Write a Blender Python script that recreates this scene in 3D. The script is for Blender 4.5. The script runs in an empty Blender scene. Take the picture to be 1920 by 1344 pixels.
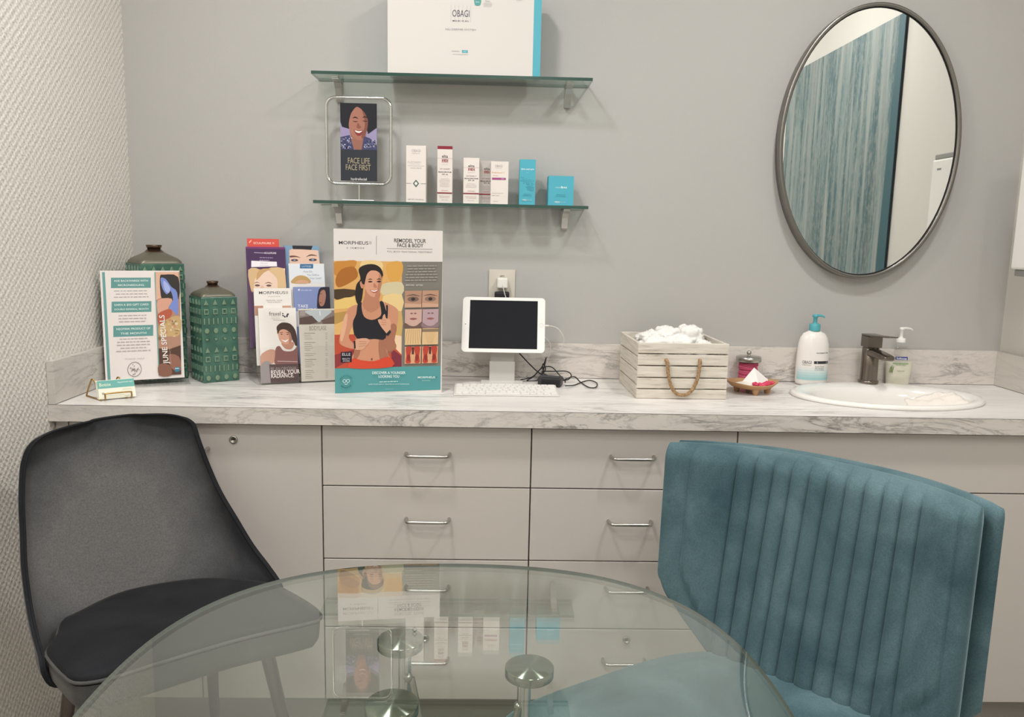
import bpy, math, random
from mathutils import Vector, Matrix, noise
R = math.radians
random.seed(7)
scn = bpy.context.scene
COL = scn.collection

# ------------------------------------------------------------------ camera
CAM = (1.0446, -2.3975, 1.2798)
YAW, PITCH, ROLL, FPX = 0.0272, 0.1498, 0.0211, 1515.3
def cam_axes():
    cy, sy, cp, sp = math.cos(YAW), math.sin(YAW), math.cos(PITCH), math.sin(PITCH)
    f = Vector((sy*cp, cy*cp, -sp)); r = Vector((cy, -sy, 0)); u = r.cross(f)
    c, s = math.cos(ROLL), math.sin(ROLL)
    return c*r + s*u, -s*r + c*u, f
_r, _u, _f = cam_axes()
cd = bpy.data.cameras.new('camera'); cam = bpy.data.objects.new('camera', cd); COL.objects.link(cam)
m3 = Matrix((_r, _u, -_f)).transposed()
cam.matrix_world = Matrix.Translation(CAM) @ m3.to_4x4()
cd.sensor_width = 36.0; cd.sensor_fit = 'HORIZONTAL'; cd.lens = FPX/1920*36.0
cd.clip_start = 0.05; cd.clip_end = 50
scn.camera = cam
def at(px, py, x=None, y=None, z=None):
    """a point of the photograph on a real plane of the room (x, y or z given)"""
    d = _f*FPX + _r*(px-960) - _u*(py-672); o = Vector(CAM)
    if y is not None: t = (y-o.y)/d.y
    elif z is not None: t = (z-o.z)/d.z
    else: t = (x-o.x)/d.x
    return o + d*t

# ------------------------------------------------------------------ world, view
w = bpy.data.worlds.new('world'); scn.world = w; w.use_nodes = True
w.node_tree.nodes['Background'].inputs[0].default_value = (0.75, 0.73, 0.70, 1)
w.node_tree.nodes['Background'].inputs[1].default_value = 0.3
vs = scn.view_settings
vs.view_transform = 'Standard'; vs.look = 'None'; vs.gamma = 1.0; vs.use_curve_mapping = False
vs.exposure = 0.0
CEIL = 2.62
DOWNLIGHTS = [(0.62, -1.00, 13.0), (1.95, -1.05, 13.5), (0.30, -1.90, 11.0), (2.15, -2.35, 9.0), (1.2, -3.5, 9.0)]
LIGHT = (1, .985, .96)

# ------------------------------------------------------------------ materials
def lin(h):
    h = h.lstrip('#'); c = [int(h[i:i+2], 16)/255 for i in (0, 2, 4)]
    return tuple((x/12.92 if x <= .04045 else ((x+.055)/1.055)**2.4) for x in c) + (1,)
_mc = {}
def mat(hexc, rough=.5, metal=0., name=None, spec=.5, **kw):
    key = (hexc, rough, metal, spec, tuple(sorted(kw.items())))
    if key in _mc: return _mc[key]
    m = bpy.data.materials.new(name or ('paint_'+hexc)); m.use_nodes = True
    b = m.node_tree.nodes['Principled BSDF']
    b.inputs['Base Color'].default_value = lin(hexc)
    b.inputs['Roughness'].default_value = rough; b.inputs['Metallic'].default_value = metal
    b.inputs['Specular IOR Level'].default_value = spec
    for k, v in kw.items(): b.inputs[k.replace('_', ' ')].default_value = v
    _mc[key] = m; return m
def ink(h): return mat(h, .55, spec=.25)
def newmat(name):
    m = bpy.data.materials.new(name); m.use_nodes = True
    nt = m.node_tree; return m, nt, nt.nodes['Principled BSDF']
def N(nt, typ, **kw):
    n = nt.nodes.new(typ)
    for k, v in kw.items():
        if k in n.inputs.keys() if isinstance(k, str) else False: n.inputs[k].default_value = v
        else: setattr(n, k, v)
    return n
def inp(n, **kw):
    for k, v in kw.items(): n.inputs[k.replace('_', ' ')].default_value = v
    return n
def L(nt, a, b): nt.links.new(a, b)
def ramp(nt, stops, fac=None):
    r = nt.nodes.new('ShaderNodeValToRGB'); e = r.color_ramp.elements
    while len(e) < len(stops): e.new(.5)
    for i, (p, c) in enumerate(stops):
        e[i].position = p; e[i].color = lin(c) if isinstance(c, str) else (c, c, c, 1)
    if fac is not None: L(nt, fac, r.inputs[0])
    return r
def coords(nt, kind='Object', scale=(1, 1, 1), rot=(0, 0, 0)):
    t = nt.nodes.new('ShaderNodeTexCoord'); mp = nt.nodes.new('ShaderNodeMapping')
    mp.inputs['Scale'].default_value = scale; mp.inputs['Rotation'].default_value = rot
    L(nt, t.outputs[kind], mp.inputs[0]); return mp.outputs[0]
def noise_n(nt, vec, scale, detail=4, rough=.5, dist=0.):
    n = nt.nodes.new('ShaderNodeTexNoise'); L(nt, vec, n.inputs['Vector'])
    inp(n, Scale=scale, Detail=detail, Roughness=rough, Distortion=dist); return n
def mix(nt, fac, a, b, blend='MIX'):
    m = nt.nodes.new('ShaderNodeMix'); m.data_type = 'RGBA'; m.blend_type = blend
    for s, v in ((0, fac), (6, a), (7, b)):
        if isinstance(v, (int, float)): m.inputs[s].default_value = v
        elif isinstance(v, tuple): m.inputs[s].default_value = v
        else: L(nt, v, m.inputs[s])
    return m.outputs[2]
def bump(nt, b, h, strength=.3, dist=.01):
    n = nt.nodes.new('ShaderNodeBump'); inp(n, Strength=strength, Distance=dist)
    L(nt, h, n.inputs['Height']); L(nt, n.outputs[0], b.inputs['Normal']); return n
def math_n(nt, op, a, b=None, c=None):
    n = nt.nodes.new('ShaderNodeMath'); n.operation = op
    for i, v in enumerate((a, b, c)):
        if v is None: continue
        if isinstance(v, (int, float)): n.inputs[i].default_value = v
        else: L(nt, v, n.inputs[i])
    return n.outputs[0]

def paint_wall(name, hexc):
    m, nt, b = newmat(name); v = coords(nt)
    n = noise_n(nt, v, 260, 2); n2 = noise_n(nt, v, 2.2, 3)
    c = mix(nt, n2.outputs[0], lin(hexc), tuple(x*.965 for x in lin(hexc)[:3])+(1,))
    L(nt, c, b.inputs['Base Color']); inp(b, Roughness=.62)
    bump(nt, b, n.outputs[0], .12, .002); return m
M_wall = paint_wall('grey_wall_paint', '#b7b5b2')
M_wall2 = paint_wall('pale_wall_paint', '#d2cec6')
M_ceil = paint_wall('white_ceiling_paint', '#dedbd4')

def relief_wallpaper():
    m, nt, b = newmat('white_relief_wallpaper')
    t = nt.nodes.new('ShaderNodeTexCoord'); sep = nt.nodes.new('ShaderNodeSeparateXYZ')
    L(nt, t.outputs['Object'], sep.inputs[0])
    wob = noise_n(nt, t.outputs['Object'], 38, 2)
    w1 = math_n(nt, 'MULTIPLY', math_n(nt, 'SUBTRACT', wob.outputs[0], .5), 5.0)
    # rows of little knots: two crossing families of ridges
    dm = math_n(nt, 'SUBTRACT', sep.outputs[1], sep.outputs[2]); dp = math_n(nt, 'ADD', sep.outputs[1], sep.outputs[2])
    a = math_n(nt, 'SINE', math_n(nt, 'ADD', math_n(nt, 'MULTIPLY', dm, 2*math.pi/.0215), math_n(nt, 'MULTIPLY', w1, .3)))
    c = math_n(nt, 'SINE', math_n(nt, 'ADD', math_n(nt, 'MULTIPLY', dp, 2*math.pi/.0150), w1))
    fine = noise_n(nt, t.outputs['Object'], 170, 3, .65)
    h = math_n(nt, 'ADD', math_n(nt, 'MULTIPLY', math_n(nt, 'ADD', a, c), .22), math_n(nt, 'MULTIPLY', fine.outputs[0], 1.7))
    cr = ramp(nt, [(.25, '#d6d0c6'), (.75, '#f7f3ec')], math_n(nt, 'ADD', math_n(nt, 'MULTIPLY', h, .5), .1))  # raised knots painted lighter as if catching light, hollows darker
    L(nt, cr.outputs[0], b.inputs['Base Color']); inp(b, Roughness=.42)
    bump(nt, b, h, .55, .004); return m
M_relief = relief_wallpaper()

def marble(name, rot, stretch, base='#e6e0d9', dark='#8d8884', amount=1.):
    m, nt, b = newmat(name); v = coords(nt, scale=stretch, rot=rot)
    v0 = coords(nt, scale=(1, 1, 1))
    n1 = noise_n(nt, v, 3.2, 8, .62, 1.1)
    vein = ramp(nt, [(.0, 0.), (.465, 0.), (.5, 1.), (.52, .35), (.56, 0.)], n1.outputs[0])
    n2 = noise_n(nt, v, 8.5, 6, .6, .8)
    vein2 = ramp(nt, [(.0, 0.), (.47, 0.), (.5, .7), (.53, 0.)], n2.outputs[0])
    patch = ramp(nt, [(.42, 0.), (.62, 1.)], noise_n(nt, v0, 3.0, 3).outputs[0])
    cloud = ramp(nt, [(.35, 0.), (.75, 1.)], noise_n(nt, v, 1.6, 4, .5, .6).outputs[0])
    f = math_n(nt, 'MULTIPLY', math_n(nt, 'ADD', math_n(nt, 'MULTIPLY', vein.outputs[0], .85), math_n(nt, 'MULTIPLY', vein2.outputs[0], .6)),
               math_n(nt, 'ADD', math_n(nt, 'MULTIPLY', patch.outputs[0], .75), .2))
    f = math_n(nt, 'MULTIPLY', f, amount)
    c1 = mix(nt, math_n(nt, 'MULTIPLY', cloud.outputs[0], .4), lin(base), lin('#bdb7b1'))
    c2 = mix(nt, f, c1, lin(dark))
    L(nt, c2, b.inputs['Base Color']); inp(b, Roughness=.33); return m
M_mtop = marble('marble_laminate_top', (0, 0, R(7)), (.55, 3.6, 1), base='#f1edea', dark='#7d7b79', amount=.68)
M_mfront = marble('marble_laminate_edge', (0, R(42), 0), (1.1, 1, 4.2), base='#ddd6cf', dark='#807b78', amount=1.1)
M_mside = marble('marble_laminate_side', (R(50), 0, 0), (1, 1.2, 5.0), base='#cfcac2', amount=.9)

def laminate():
    m, nt, b = newmat('pale_grey_laminate'); v = coords(nt)
    n = noise_n(nt, v, 500, 2)
    c = mix(nt, n.outputs[0], lin('#cfc8c2'), lin('#cac3bd'))
    L(nt, c, b.inputs['Base Color']); inp(b, Roughness=.38); return m
M_cab = laminate()
M_gap = mat('#2c2523', .8)
M_kick = mat('#aaa59d', .6)

def floor_mat():
    m, nt, b = newmat('grey_vinyl_floor'); v = coords(nt)
    n = noise_n(nt, v, 60, 4)
    c = ramp(nt, [(.3, '#928e88'), (.7, '#aaa59e')], n.outputs[0])
    L(nt, c.outputs[0], b.inputs['Base Color']); inp(b, Roughness=.5); return m
M_floor = floor_mat()

M_steel = mat('#b9b6b0', .28, 1., 'brushed_steel')
M_chrome = mat('#d8d8d6', .08, 1., 'chrome')
M_silver = mat('#c9c7c2', .35, .85, 'satin_silver')
M_gun = mat('#857c74', .27, 1., 'gunmetal')
M_gold = mat('#b08d55', .3, 1., 'gold_wire')
M_white = mat('#ece9e4', .35, name='white_plastic')
M_porc = mat('#f0ede8', .12, name='white_porcelain')
M_black = mat('#1c1c20', .45, name='black_plastic')
M_paper = mat('#eae5e0', .6, spec=.2, name='white_paper')

def pad_steel():
    m, nt, b = newmat('radial_brushed_steel')
    inp(b, Metallic=1., Roughness=.2, Anisotropic=.95); b.inputs['Anisotropic Rotation'].default_value = .25; b.inputs['Base Color'].default_value = lin('#a3a79d')
    t = nt.nodes.new('ShaderNodeTangent'); t.direction_type = 'RADIAL'; t.axis = 'Z'
    L(nt, t.outputs[0], b.inputs['Tangent']); return m
M_pad = pad_steel()

def sheet_glass(name, tint, r0=.045, power=3.6, rough=0.):
    """clear pane: Schlick reflection of both faces over a tinted transmission"""
    m = bpy.data.materials.new(name); m.use_nodes = True; nt = m.node_tree
    nt.nodes.clear(); out = nt.nodes.new('ShaderNodeOutputMaterial')
    g = nt.nodes.new('ShaderNodeNewGeometry'); d = nt.nodes.new('ShaderNodeVectorMath'); d.operation = 'DOT_PRODUCT'
    L(nt, g.outputs['Normal'], d.inputs[0]); L(nt, g.outputs['Incoming'], d.inputs[1])
    c = math_n(nt, 'ABSOLUTE', d.outputs['Value'])
    p = math_n(nt, 'POWER', math_n(nt, 'SUBTRACT', 1., c), power)
    f = math_n(nt, 'ADD', math_n(nt, 'MULTIPLY', p, 1-r0), r0)
    tr = nt.nodes.new('ShaderNodeBsdfTransparent'); tr.inputs[0].default_value = lin(tint)
    gl = nt.nodes.new('ShaderNodeBsdfGlossy'); gl.inputs['Roughness'].default_value = rough
    gl.inputs[0].default_value = (.97, 1, .98, 1)
    mx = nt.nodes.new('ShaderNodeMixShader'); L(nt, f, mx.inputs[0]); L(nt, tr.outputs[0], mx.inputs[1]); L(nt, gl.outputs[0], mx.inputs[2])
    L(nt, mx.outputs[0], out.inputs[0]); return m
M_tglass = sheet_glass('table_glass', '#f9fcf9', .055, 3.0)
M_sglass = sheet_glass('shelf_glass', '#eaf1ed', .05, 4)
M_acryl = sheet_glass('clear_acrylic', '#fefefe', .012, 7.0)
M_gedge = mat('#35524a', .15, name='green_glass_edge')
M_tedge = mat('#4b564e', .35, name='table_glass_edge')

def velvet(name, dark, mid, light, tint, scale=9, sheen=1.0, base_rough=.75):
    m, nt, b = newmat(name); v = coords(nt)
    n = noise_n(nt, v, scale, 5, .55, .5); n2 = noise_n(nt, v, 420, 2)
    c = ramp(nt, [(.3, dark), (.5, mid), (.72, light)], n.outputs[0])
    c2 = mix(nt, .35, c.outputs[0], n2.outputs[0], 'OVERLAY')
    L(nt, c2, b.inputs['Base Color'])
    inp(b, Roughness=base_rough); b.inputs['Specular IOR Level'].default_value = .15
    b.inputs['Sheen Weight'].default_value = sheen; b.inputs['Sheen Roughness'].default_value = .38
    b.inputs['Sheen Tint'].default_value = lin(tint)
    bump(nt, b, n2.outputs[0], .15, .001); return m
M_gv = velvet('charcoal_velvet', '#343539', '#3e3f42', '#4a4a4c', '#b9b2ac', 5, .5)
def painted_sheen(m, centre, radius, light):
    # velvet sheen painted into the colour mid-backrest: a lighter field with ragged edges
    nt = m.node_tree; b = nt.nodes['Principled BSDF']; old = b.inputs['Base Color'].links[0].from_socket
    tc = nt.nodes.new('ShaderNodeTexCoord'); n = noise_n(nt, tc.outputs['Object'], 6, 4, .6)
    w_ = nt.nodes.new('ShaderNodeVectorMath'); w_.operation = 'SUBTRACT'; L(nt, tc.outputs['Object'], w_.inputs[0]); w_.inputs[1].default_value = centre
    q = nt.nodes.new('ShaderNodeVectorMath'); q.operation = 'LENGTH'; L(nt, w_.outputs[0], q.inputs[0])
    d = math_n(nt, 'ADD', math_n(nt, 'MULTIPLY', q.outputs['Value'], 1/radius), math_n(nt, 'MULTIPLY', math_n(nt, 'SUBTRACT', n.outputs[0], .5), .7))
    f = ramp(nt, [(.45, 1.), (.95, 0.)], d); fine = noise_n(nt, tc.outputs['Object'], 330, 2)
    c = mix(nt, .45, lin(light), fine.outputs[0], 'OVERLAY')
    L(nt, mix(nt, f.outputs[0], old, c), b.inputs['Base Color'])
painted_sheen(M_gv, (-.03, .36, .60), .27, '#6f6e6d')
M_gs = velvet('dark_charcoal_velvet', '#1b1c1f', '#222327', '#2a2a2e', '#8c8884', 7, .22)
M_go = velvet('grey_velvet_underside', '#4a4a4b', '#565655', '#626160', '#9c9894', 6, .4)
M_tv = velvet('teal_velvet', '#39525b', '#506970', '#678087', '#a5bcc0', 6, .6)
M_tvd = mat('#1b303a', .9, name='teal_shadow_seam')

# ------------------------------------------------------------------ mesh tools
def cr_spline(pts, n=8, closed=True):
    out = []; k = len(pts)
    rng = range(k) if closed else range(k-1)
    for i in rng:
        if closed: p = [pts[(i+j-1) % k] for j in range(4)]
        else: p = [pts[max(0, i-1)], pts[i], pts[i+1], pts[min(k-1, i+2)]]
        for s in range(n):
            t = s/n; t2 = t*t; t3 = t2*t
            out.append(tuple(.5*((2*p[1][d]) + (-p[0][d]+p[2][d])*t + (2*p[0][d]-5*p[1][d]+4*p[2][d]-p[3][d])*t2 + (-p[0][d]+3*p[1][d]-3*p[2][d]+p[3][d])*t3) for d in range(len(p[1]))))
    if not closed: out.append(tuple(pts[-1]))
    return out
class MB:
    def __init__(s): s.v = []; s.f = []; s.mi = []; s.sm = []; s.mats = []
    def m(s, material):
        if material not in s.mats: s.mats.append(material)
        return s.mats.index(material)
    def add(s, vs, fs, material=None, smooth=False):
        o = len(s.v); s.v += [tuple(x) for x in vs]; k = s.m(material) if material else 0
        for f in fs: s.f.append([i+o for i in f]); s.mi.append(k); s.sm.append(smooth)
    def box(s, a, b, material=None, T=None):
        x0, y0, z0 = a; x1, y1, z1 = b
        vs = [(x0,y0,z0),(x1,y0,z0),(x1,y1,z0),(x0,y1,z0),(x0,y0,z1),(x1,y0,z1),(x1,y1,z1),(x0,y1,z1)]
        if T: vs = [T @ Vector(p) for p in vs]
        s.add(vs, [(0,3,2,1),(4,5,6,7),(0,1,5,4),(1,2,6,5),(2,3,7,6),(3,0,4,7)], material)
    def grid(s, rows, material=None, cu=False, cv=False, smooth=True, flip=False):
        nr, nc = len(rows), len(rows[0]); vs = [p for r in rows for p in r]; fs = []
        for i in range(nr if cv else nr-1):
            for j in range(nc if cu else nc-1):
                a, b, c, d = i*nc+j, i*nc+(j+1) % nc, ((i+1) % nr)*nc+(j+1) % nc, ((i+1) % nr)*nc+j
                fs.append((d, c, b, a) if flip else (a, b, c, d))
        s.add(vs, fs, material, smooth)
    def cap(s, ring, material=None, flip=False, smooth=False):
        s.add(ring, [tuple(range(len(ring)))[::-1] if flip else tuple(range(len(ring)))], material, smooth)
    def lathe(s, prof, c=(0, 0, 0), n=32, material=None, ax=None, ex=1., ey=1., smooth=True):
        rows = []
        for r, z in prof:
            rows.append([(c[0]+r*ex*math.cos(2*math.pi*k/n), c[1]+r*ey*math.sin(2*math.pi*k/n), c[2]+z) for k in range(n)])
        if ax: rows = [[ax @ Vector(p) for p in r] for r in rows]
        s.grid(rows, material, cu=True, smooth=smooth)
        if prof[0][0] > 1e-6: s.cap(rows[0], material, flip=True)
        if prof[-1][0] > 1e-6: s.cap(rows[-1], material)
    def tube(s, pts, r, n=10, material=None, closed=False, caps=True, flat=None):
        pts = [Vector(p) for p in pts]; k = len(pts); rows = []; up = None
        for i, p in enumerate(pts):
            a = pts[(i-1) % k] if (closed or i > 0) else p; b = pts[(i+1) % k] if (closed or i < k-1) else p
            t = (b-a).normalized()
            if up is None:
                up = Vector((0, 0, 1)) if abs(t.z) < .9 else Vector((1, 0, 0))
            up = (up - t*up.dot(t)).normalized(); sd = t.cross(up)
            rr = r[i] if isinstance(r, (list, tuple)) else r
            rows.append([p + (up*math.cos(2*math.pi*j/n)*(flat or 1) + sd*math.sin(2*math.pi*j/n))*rr for j in range(n)])
        s.grid(rows, material, cu=True, cv=closed)
        if caps and not closed: s.cap(rows[0], material, smooth=False); s.cap(rows[-1], material, flip=True)
    def build(s, name, parent=None, bevel=None, seg=2, material=None, T=None, subsurf=0, recalc=True):
        me = bpy.data.meshes.new(name); vs = s.v
        if T: vs = [T @ Vector(p) for p in vs]
        me.from_pydata([tuple(p) for p in vs], [], s.f)
        for mm in (s.mats or [material or M_white]): me.materials.append(mm)
        for i, p in enumerate(me.polygons): p.material_index = s.mi[i]; p.use_smooth = s.sm[i]
        if recalc:
            import bmesh
            bm = bmesh.new(); bm.from_mesh(me)
            bmesh.ops.recalc_face_normals(bm, faces=bm.faces[:]); bm.to_mesh(me); bm.free()
        me.update()
        o = bpy.data.objects.new(name, me); COL.objects.link(o)
        if parent: o.parent = parent
        if bevel:
            b = o.modifiers.new('bevel', 'BEVEL'); b.width = bevel; b.segments = seg; b.limit_method = 'ANGLE'; b.angle_limit = R(40)
            b.harden_normals = False
        if subsurf:
            b = o.modifiers.new('sub', 'SUBSURF'); b.levels = subsurf; b.render_levels = subsurf
        return o
def tag(o, label, cat, group=None, kind=None):
    if label: o['label'] = label
    if cat: o['category'] = cat
    if group: o['group'] = group
    if kind: o['kind'] = kind
    return o
def thing(name, label, cat, loc=(0, 0, 0), rotz=0., group=None):
    o = bpy.data.objects.new(name, None); COL.objects.link(o); o.empty_display_size = .05
    o.location = loc; o.rotation_euler = (0, 0, rotz); tag(o, label, cat, group); return o
def struct(name, mb, material=None, **kw):
    o = mb.build(name, material=material, **kw); o['kind'] = 'structure'; return o
def copy_tree(o, parent=None):
    c = o.copy(); COL.objects.link(c); c.parent = parent
    for ch in o.children: copy_tree(ch, c)
    return c

# ------------------------------------------------------------------ print: flat artwork laid in a part's own mesh
_tc = {}
def glyphs(s, bold=0.):
    key = (s, bold)
    if key not in _tc:
        cu = bpy.data.curves.new('t', 'FONT'); cu.body = s; cu.size = 1; cu.align_x = 'LEFT'; cu.offset = bold; cu.resolution_u = 3
        ob = bpy.data.objects.new('t', cu); me = ob.to_mesh()
        _tc[key] = ([tuple(v.co[:2]) for v in me.vertices], [tuple(p.vertices) for p in me.polygons])
        ob.to_mesh_clear(); bpy.data.objects.remove(ob); bpy.data.curves.remove(cu)
    return _tc[key]
class Art:
    """fn(u, v, d) -> 3D point; u right, v up, d out of the surface (metres)"""
    def __init__(s, mb, fn, d0=.0003, step=.00005): s.mb = mb; s.fn = fn; s.d = d0; s.step = step; s.aff = None; s.clip = None
    def crop(s, tl, tr, bl, W, H):
        (ax, ay), (bx, by), (cx, cy) = tl, tr, bl
        det = (bx-ax)*(cy-ay)-(cx-ax)*(by-ay)
        def f(x, y):
            p = ((x-ax)*(cy-ay)-(cx-ax)*(y-ay))/det; q = ((bx-ax)*(y-ay)-(x-ax)*(by-ay))/det
            return p*W, H-q*H
        s.aff = f; s.k = W/(bx-ax); s.clip = (W, H); return s
    def _m(s, p): return s.aff(*p) if s.aff else p
    def poly(s, pts, col, smooth=0, raw=False):
        pts = pts if raw else [s._m(p) for p in pts]
        if smooth: pts = cr_spline(pts, smooth)
        if s.clip:
            q = []
            for u, v in pts:
                p = (min(max(u, 0.), s.clip[0]), min(max(v, 0.), s.clip[1]))
                if not q or abs(p[0]-q[-1][0])+abs(p[1]-q[-1][1]) > 1e-7: q.append(p)
            pts = q
            if len(pts) < 3: return
        s.d += s.step
        s.mb.add([s.fn(u, v, s.d) for u, v in pts], [tuple(range(len(pts)))], ink(col) if isinstance(col, str) else col)
    def rect(s, x0, y0, x1, y1, col, nx=1):
        if nx == 1: s.poly([(x0, y0), (x1, y0), (x1, y1), (x0, y1)], col); return
        s.d += s.step; mm = ink(col) if isinstance(col, str) else col
        rows = [[s.fn(*s._m((x0+(x1-x0)*i/nx, y)), s.d) for i in range(nx+1)] for y in (y0, y1)]
        s.mb.grid(rows, mm, smooth=True)
    def ell(s, cx, cy, rx, ry, col, rot=0., n=20):
        c, q = math.cos(R(rot)), math.sin(R(rot))
        s.poly([(cx+rx*math.cos(a)*c-ry*math.sin(a)*q, cy+rx*math.cos(a)*q+ry*math.sin(a)*c) for a in [2*math.pi*k/n for k in range(n)]], col)
    def line(s, x0, y0, x1, y1, wd, col):
        dx, dy = x1-x0, y1-y0; l = math.hypot(dx, dy) or 1; nx, ny = -dy/l*wd/2, dx/l*wd/2
        s.poly([(x0+nx, y0+ny), (x0-nx, y0-ny), (x1-nx, y1-ny), (x1+nx, y1+ny)], col)
    def ring(s, cx, cy, r, wd, col, n=40):
        s.d += s.step; a = [2*math.pi*k/n for k in range(n)]
        rows = [[s.fn(*s._m((cx+q*math.cos(t), cy+q*math.sin(t))), s.d) for t in a] for q in (r, r-wd)]
        s.mb.grid(rows, ink(col), cu=True, smooth=False)
    def text(s, st, x, y, w, h, col, bold=0., rot=0., curve=None):
        """text whose box is centred on (x, y), w wide and h (cap height) high, in the art's own frame"""
        vs, fs = glyphs(st, round(bold*.45, 4))
        if not vs: return
        x0 = min(v[0] for v in vs); x1 = max(v[0] for v in vs); y0 = 0; y1 = .69
        s.d += s.step
        cx, cy = s._m((x, y)); k = (s.k if s.aff else 1)
        W_, H_ = w*k, h*k; c, q = math.cos(R(rot)), math.sin(R(rot)); out = []
        for a, b in vs:
            u = ((a-x0)/(x1-x0)-.5)*W_; v = ((b-y0)/(y1-y0)-.5)*H_
            out.append(s.fn(cx+u*c-v*q, cy+u*q+v*c, s.d))
        s.mb.add(out, fs, ink(col) if isinstance(col, str) else col)
    def lines(s, x0, y0, w, n, dy, col='#9a9692', wd=None, seed=1, centre=True):
        """small print too fine to read: rows of word-length strokes"""
        rnd = random.Random(seed); wd = wd or abs(dy)*.3
        for k in range(n):
            ww = w*rnd.uniform(.72, 1.0); xx = x0-ww/2 if centre else x0; y = y0+dy*k; e = xx+ww
            while xx < e-w*.03:
                l = min(w*rnd.uniform(.06, .16), e-xx); s.rect(xx, y-wd/2, xx+l, y+wd/2, col); xx += l+w*.025
            s.d -= s.step*3
def frame_fn(o, u, v, n):
    o, u, v, n = Vector(o), Vector(u), Vector(v), Vector(n)
    return lambda a, b, d: o+u*a+v*b+n*d
FN_FRONT = lambda x0, y, z0: frame_fn((x0, y, z0), (1, 0, 0), (0, 0, 1), (0, -1, 0))

def face(A, cx, cy, s, skin, hair, lip='#b0483e', shade=None, tilt=0, smile=True, long_hair=True, brow=None, closed=False, up=-1):
    """portrait head centred on (cx, cy), s = half face width; up = direction of +y in the art"""
    shade = shade or skin; brow = brow or hair
    c, q = math.cos(R(tilt)), math.sin(R(tilt))
    def P(x, y): return (cx+s*(x*c-y*q), cy+up*s*(x*q+y*c))
    def poly(pts, col, sm=4): A.poly([P(*p) for p in pts], col, sm)
    poly([(-.85, .2), (-1.0, -.3), (-.75, -1.0), (-.3, -1.42), (0, -1.5), (.3, -1.42), (.75, -1.0), (1.0, -.3), (.9, .2), (.9, .9), (.4, 1.35), (-.4, 1.35), (-.9, .9)], skin)
    poly([(.3, -1.35), (.78, -.95), (1.0, -.3), (.92, .3), (.7, -.2), (.5, -.9)], shade)
    poly([(-1.02, -.1), (-.98, .6), (-.6, .85), (0, 1.05), (.55, .8), (1.0, .45), (1.04, -.1), (1.2, .6), (.9, 1.4), (0, 1.75), (-.9, 1.4), (-1.2, .6)], hair)
    for sx in (-1, 1):
        poly([(sx*.18, .36), (sx*.42, .50), (sx*.72, .38), (sx*.42, .42)], brow, 3)
        if closed:
            poly([(sx*.2, .08), (sx*.42, -.02), (sx*.68, .1), (sx*.42, .06)], '#2a1a18', 3)
        else:
            poly([(sx*.2, .1), (sx*.42, .22), (sx*.66, .1), (sx*.42, .0)], '#f1e8e2', 3)
            A.ell(*P(sx*.43, .11), s*.10, s*.10, '#33241f', n=10)
            poly([(sx*.18, .12), (sx*.42, .26), (sx*.7, .14), (sx*.42, .2)], '#33241f', 3)
    poly([(-.06, .1), (-.16, -.38), (0, -.46), (.16, -.38), (.04, -.3)], shade, 3)
    if smile:
        poly([(-.42, -.68), (0, -.76), (.42, -.68), (.25, -.95), (0, -1.04), (-.25, -.95)], lip, 3)
        poly([(-.34, -.72), (0, -.79), (.34, -.72), (.18, -.88), (0, -.92), (-.18, -.88)], '#f6f1ea', 3)
    else:
        poly([(-.3, -.8), (0, -.72), (.3, -.8), (0, -.95)], lip, 3)

# ================================================================== THE ROOM
XR = 2.593; YF = -4.1; HC = 0.864; D = 0.4969; YC = -(D-.025)
mb = MB(); mb.box((-.1, 0, 0), (XR+.1, .1, CEIL)); struct('wall_back', mb, M_wall)
mb = MB(); mb.box((-.1, YF, 0), (0, 0, CEIL)); struct('wall_left', mb, M_relief)
mb = MB(); mb.box((XR, YF, 0), (XR+.1, 0, CEIL)); struct('wall_right', mb, M_wall2)
mb = MB(); mb.box((-.1, YF-.1, 0), (XR+.1, YF, CEIL)); struct('wall_front', mb, M_wall2)
mb = MB(); mb.box((-.1, YF-.1, -.1), (XR+.1, .1, 0)); struct('floor', mb, M_floor)
mb = MB(); mb.box((-.1, YF-.1, CEIL), (XR+.1, .1, CEIL+.1)); struct('ceiling', mb, M_ceil)

for i, (x, y, pw) in enumerate(DOWNLIGHTS):
    where = ['above the grey chair by the shelves', 'above the sink end of the counter', 'by the textured wall, behind the glass table',
             'by the picture wall, behind the teal chair', 'at the far end of the ceiling behind the camera'][i]
    t = thing('ceiling_downlight', 'round recessed white downlight '+where, 'ceiling light', (x, y, CEIL), 0, 'round downlights in the ceiling')
    mb = MB(); mb.lathe([(.10, -.001), (.125, -.001), (.125, -.008), (.10, -.012), (.10, -.001)], n=40, material=M_white); mb.build('trim_ring', t)
    ld = bpy.data.lights.new('downlight_lamp', 'AREA'); ld.shape = 'DISK'; ld.size = .19; ld.energy = pw; ld.color = LIGHT
    lo = bpy.data.objects.new('downlight_lamp', ld); COL.objects.link(lo); lo.parent = t; lo.location = (0, 0, -.006)
t = thing('fill_panel_light', 'flat square white panel added to the ceiling behind the table as soft fill light', 'ceiling light', (1.25, -3.0, CEIL))  # added panel out of view, supplies soft fill light
mb = MB()
for a in ((-.31, -.31, .31, -.29), (-.31, .29, .31, .31), (-.31, -.29, -.29, .29), (.29, -.29, .31, .29)): mb.box((a[0], a[1], -.012), (a[2], a[3], -.001), M_white)
mb.build('frame', t)
ld = bpy.data.lights.new('fill_panel_lamp', 'AREA'); ld.shape = 'SQUARE'; ld.size = .56; ld.energy = 16.0; ld.color = LIGHT
lo = bpy.data.objects.new('fill_panel_lamp', ld); COL.objects.link(lo); lo.parent = t; lo.location = (0, 0, -.006)

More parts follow.
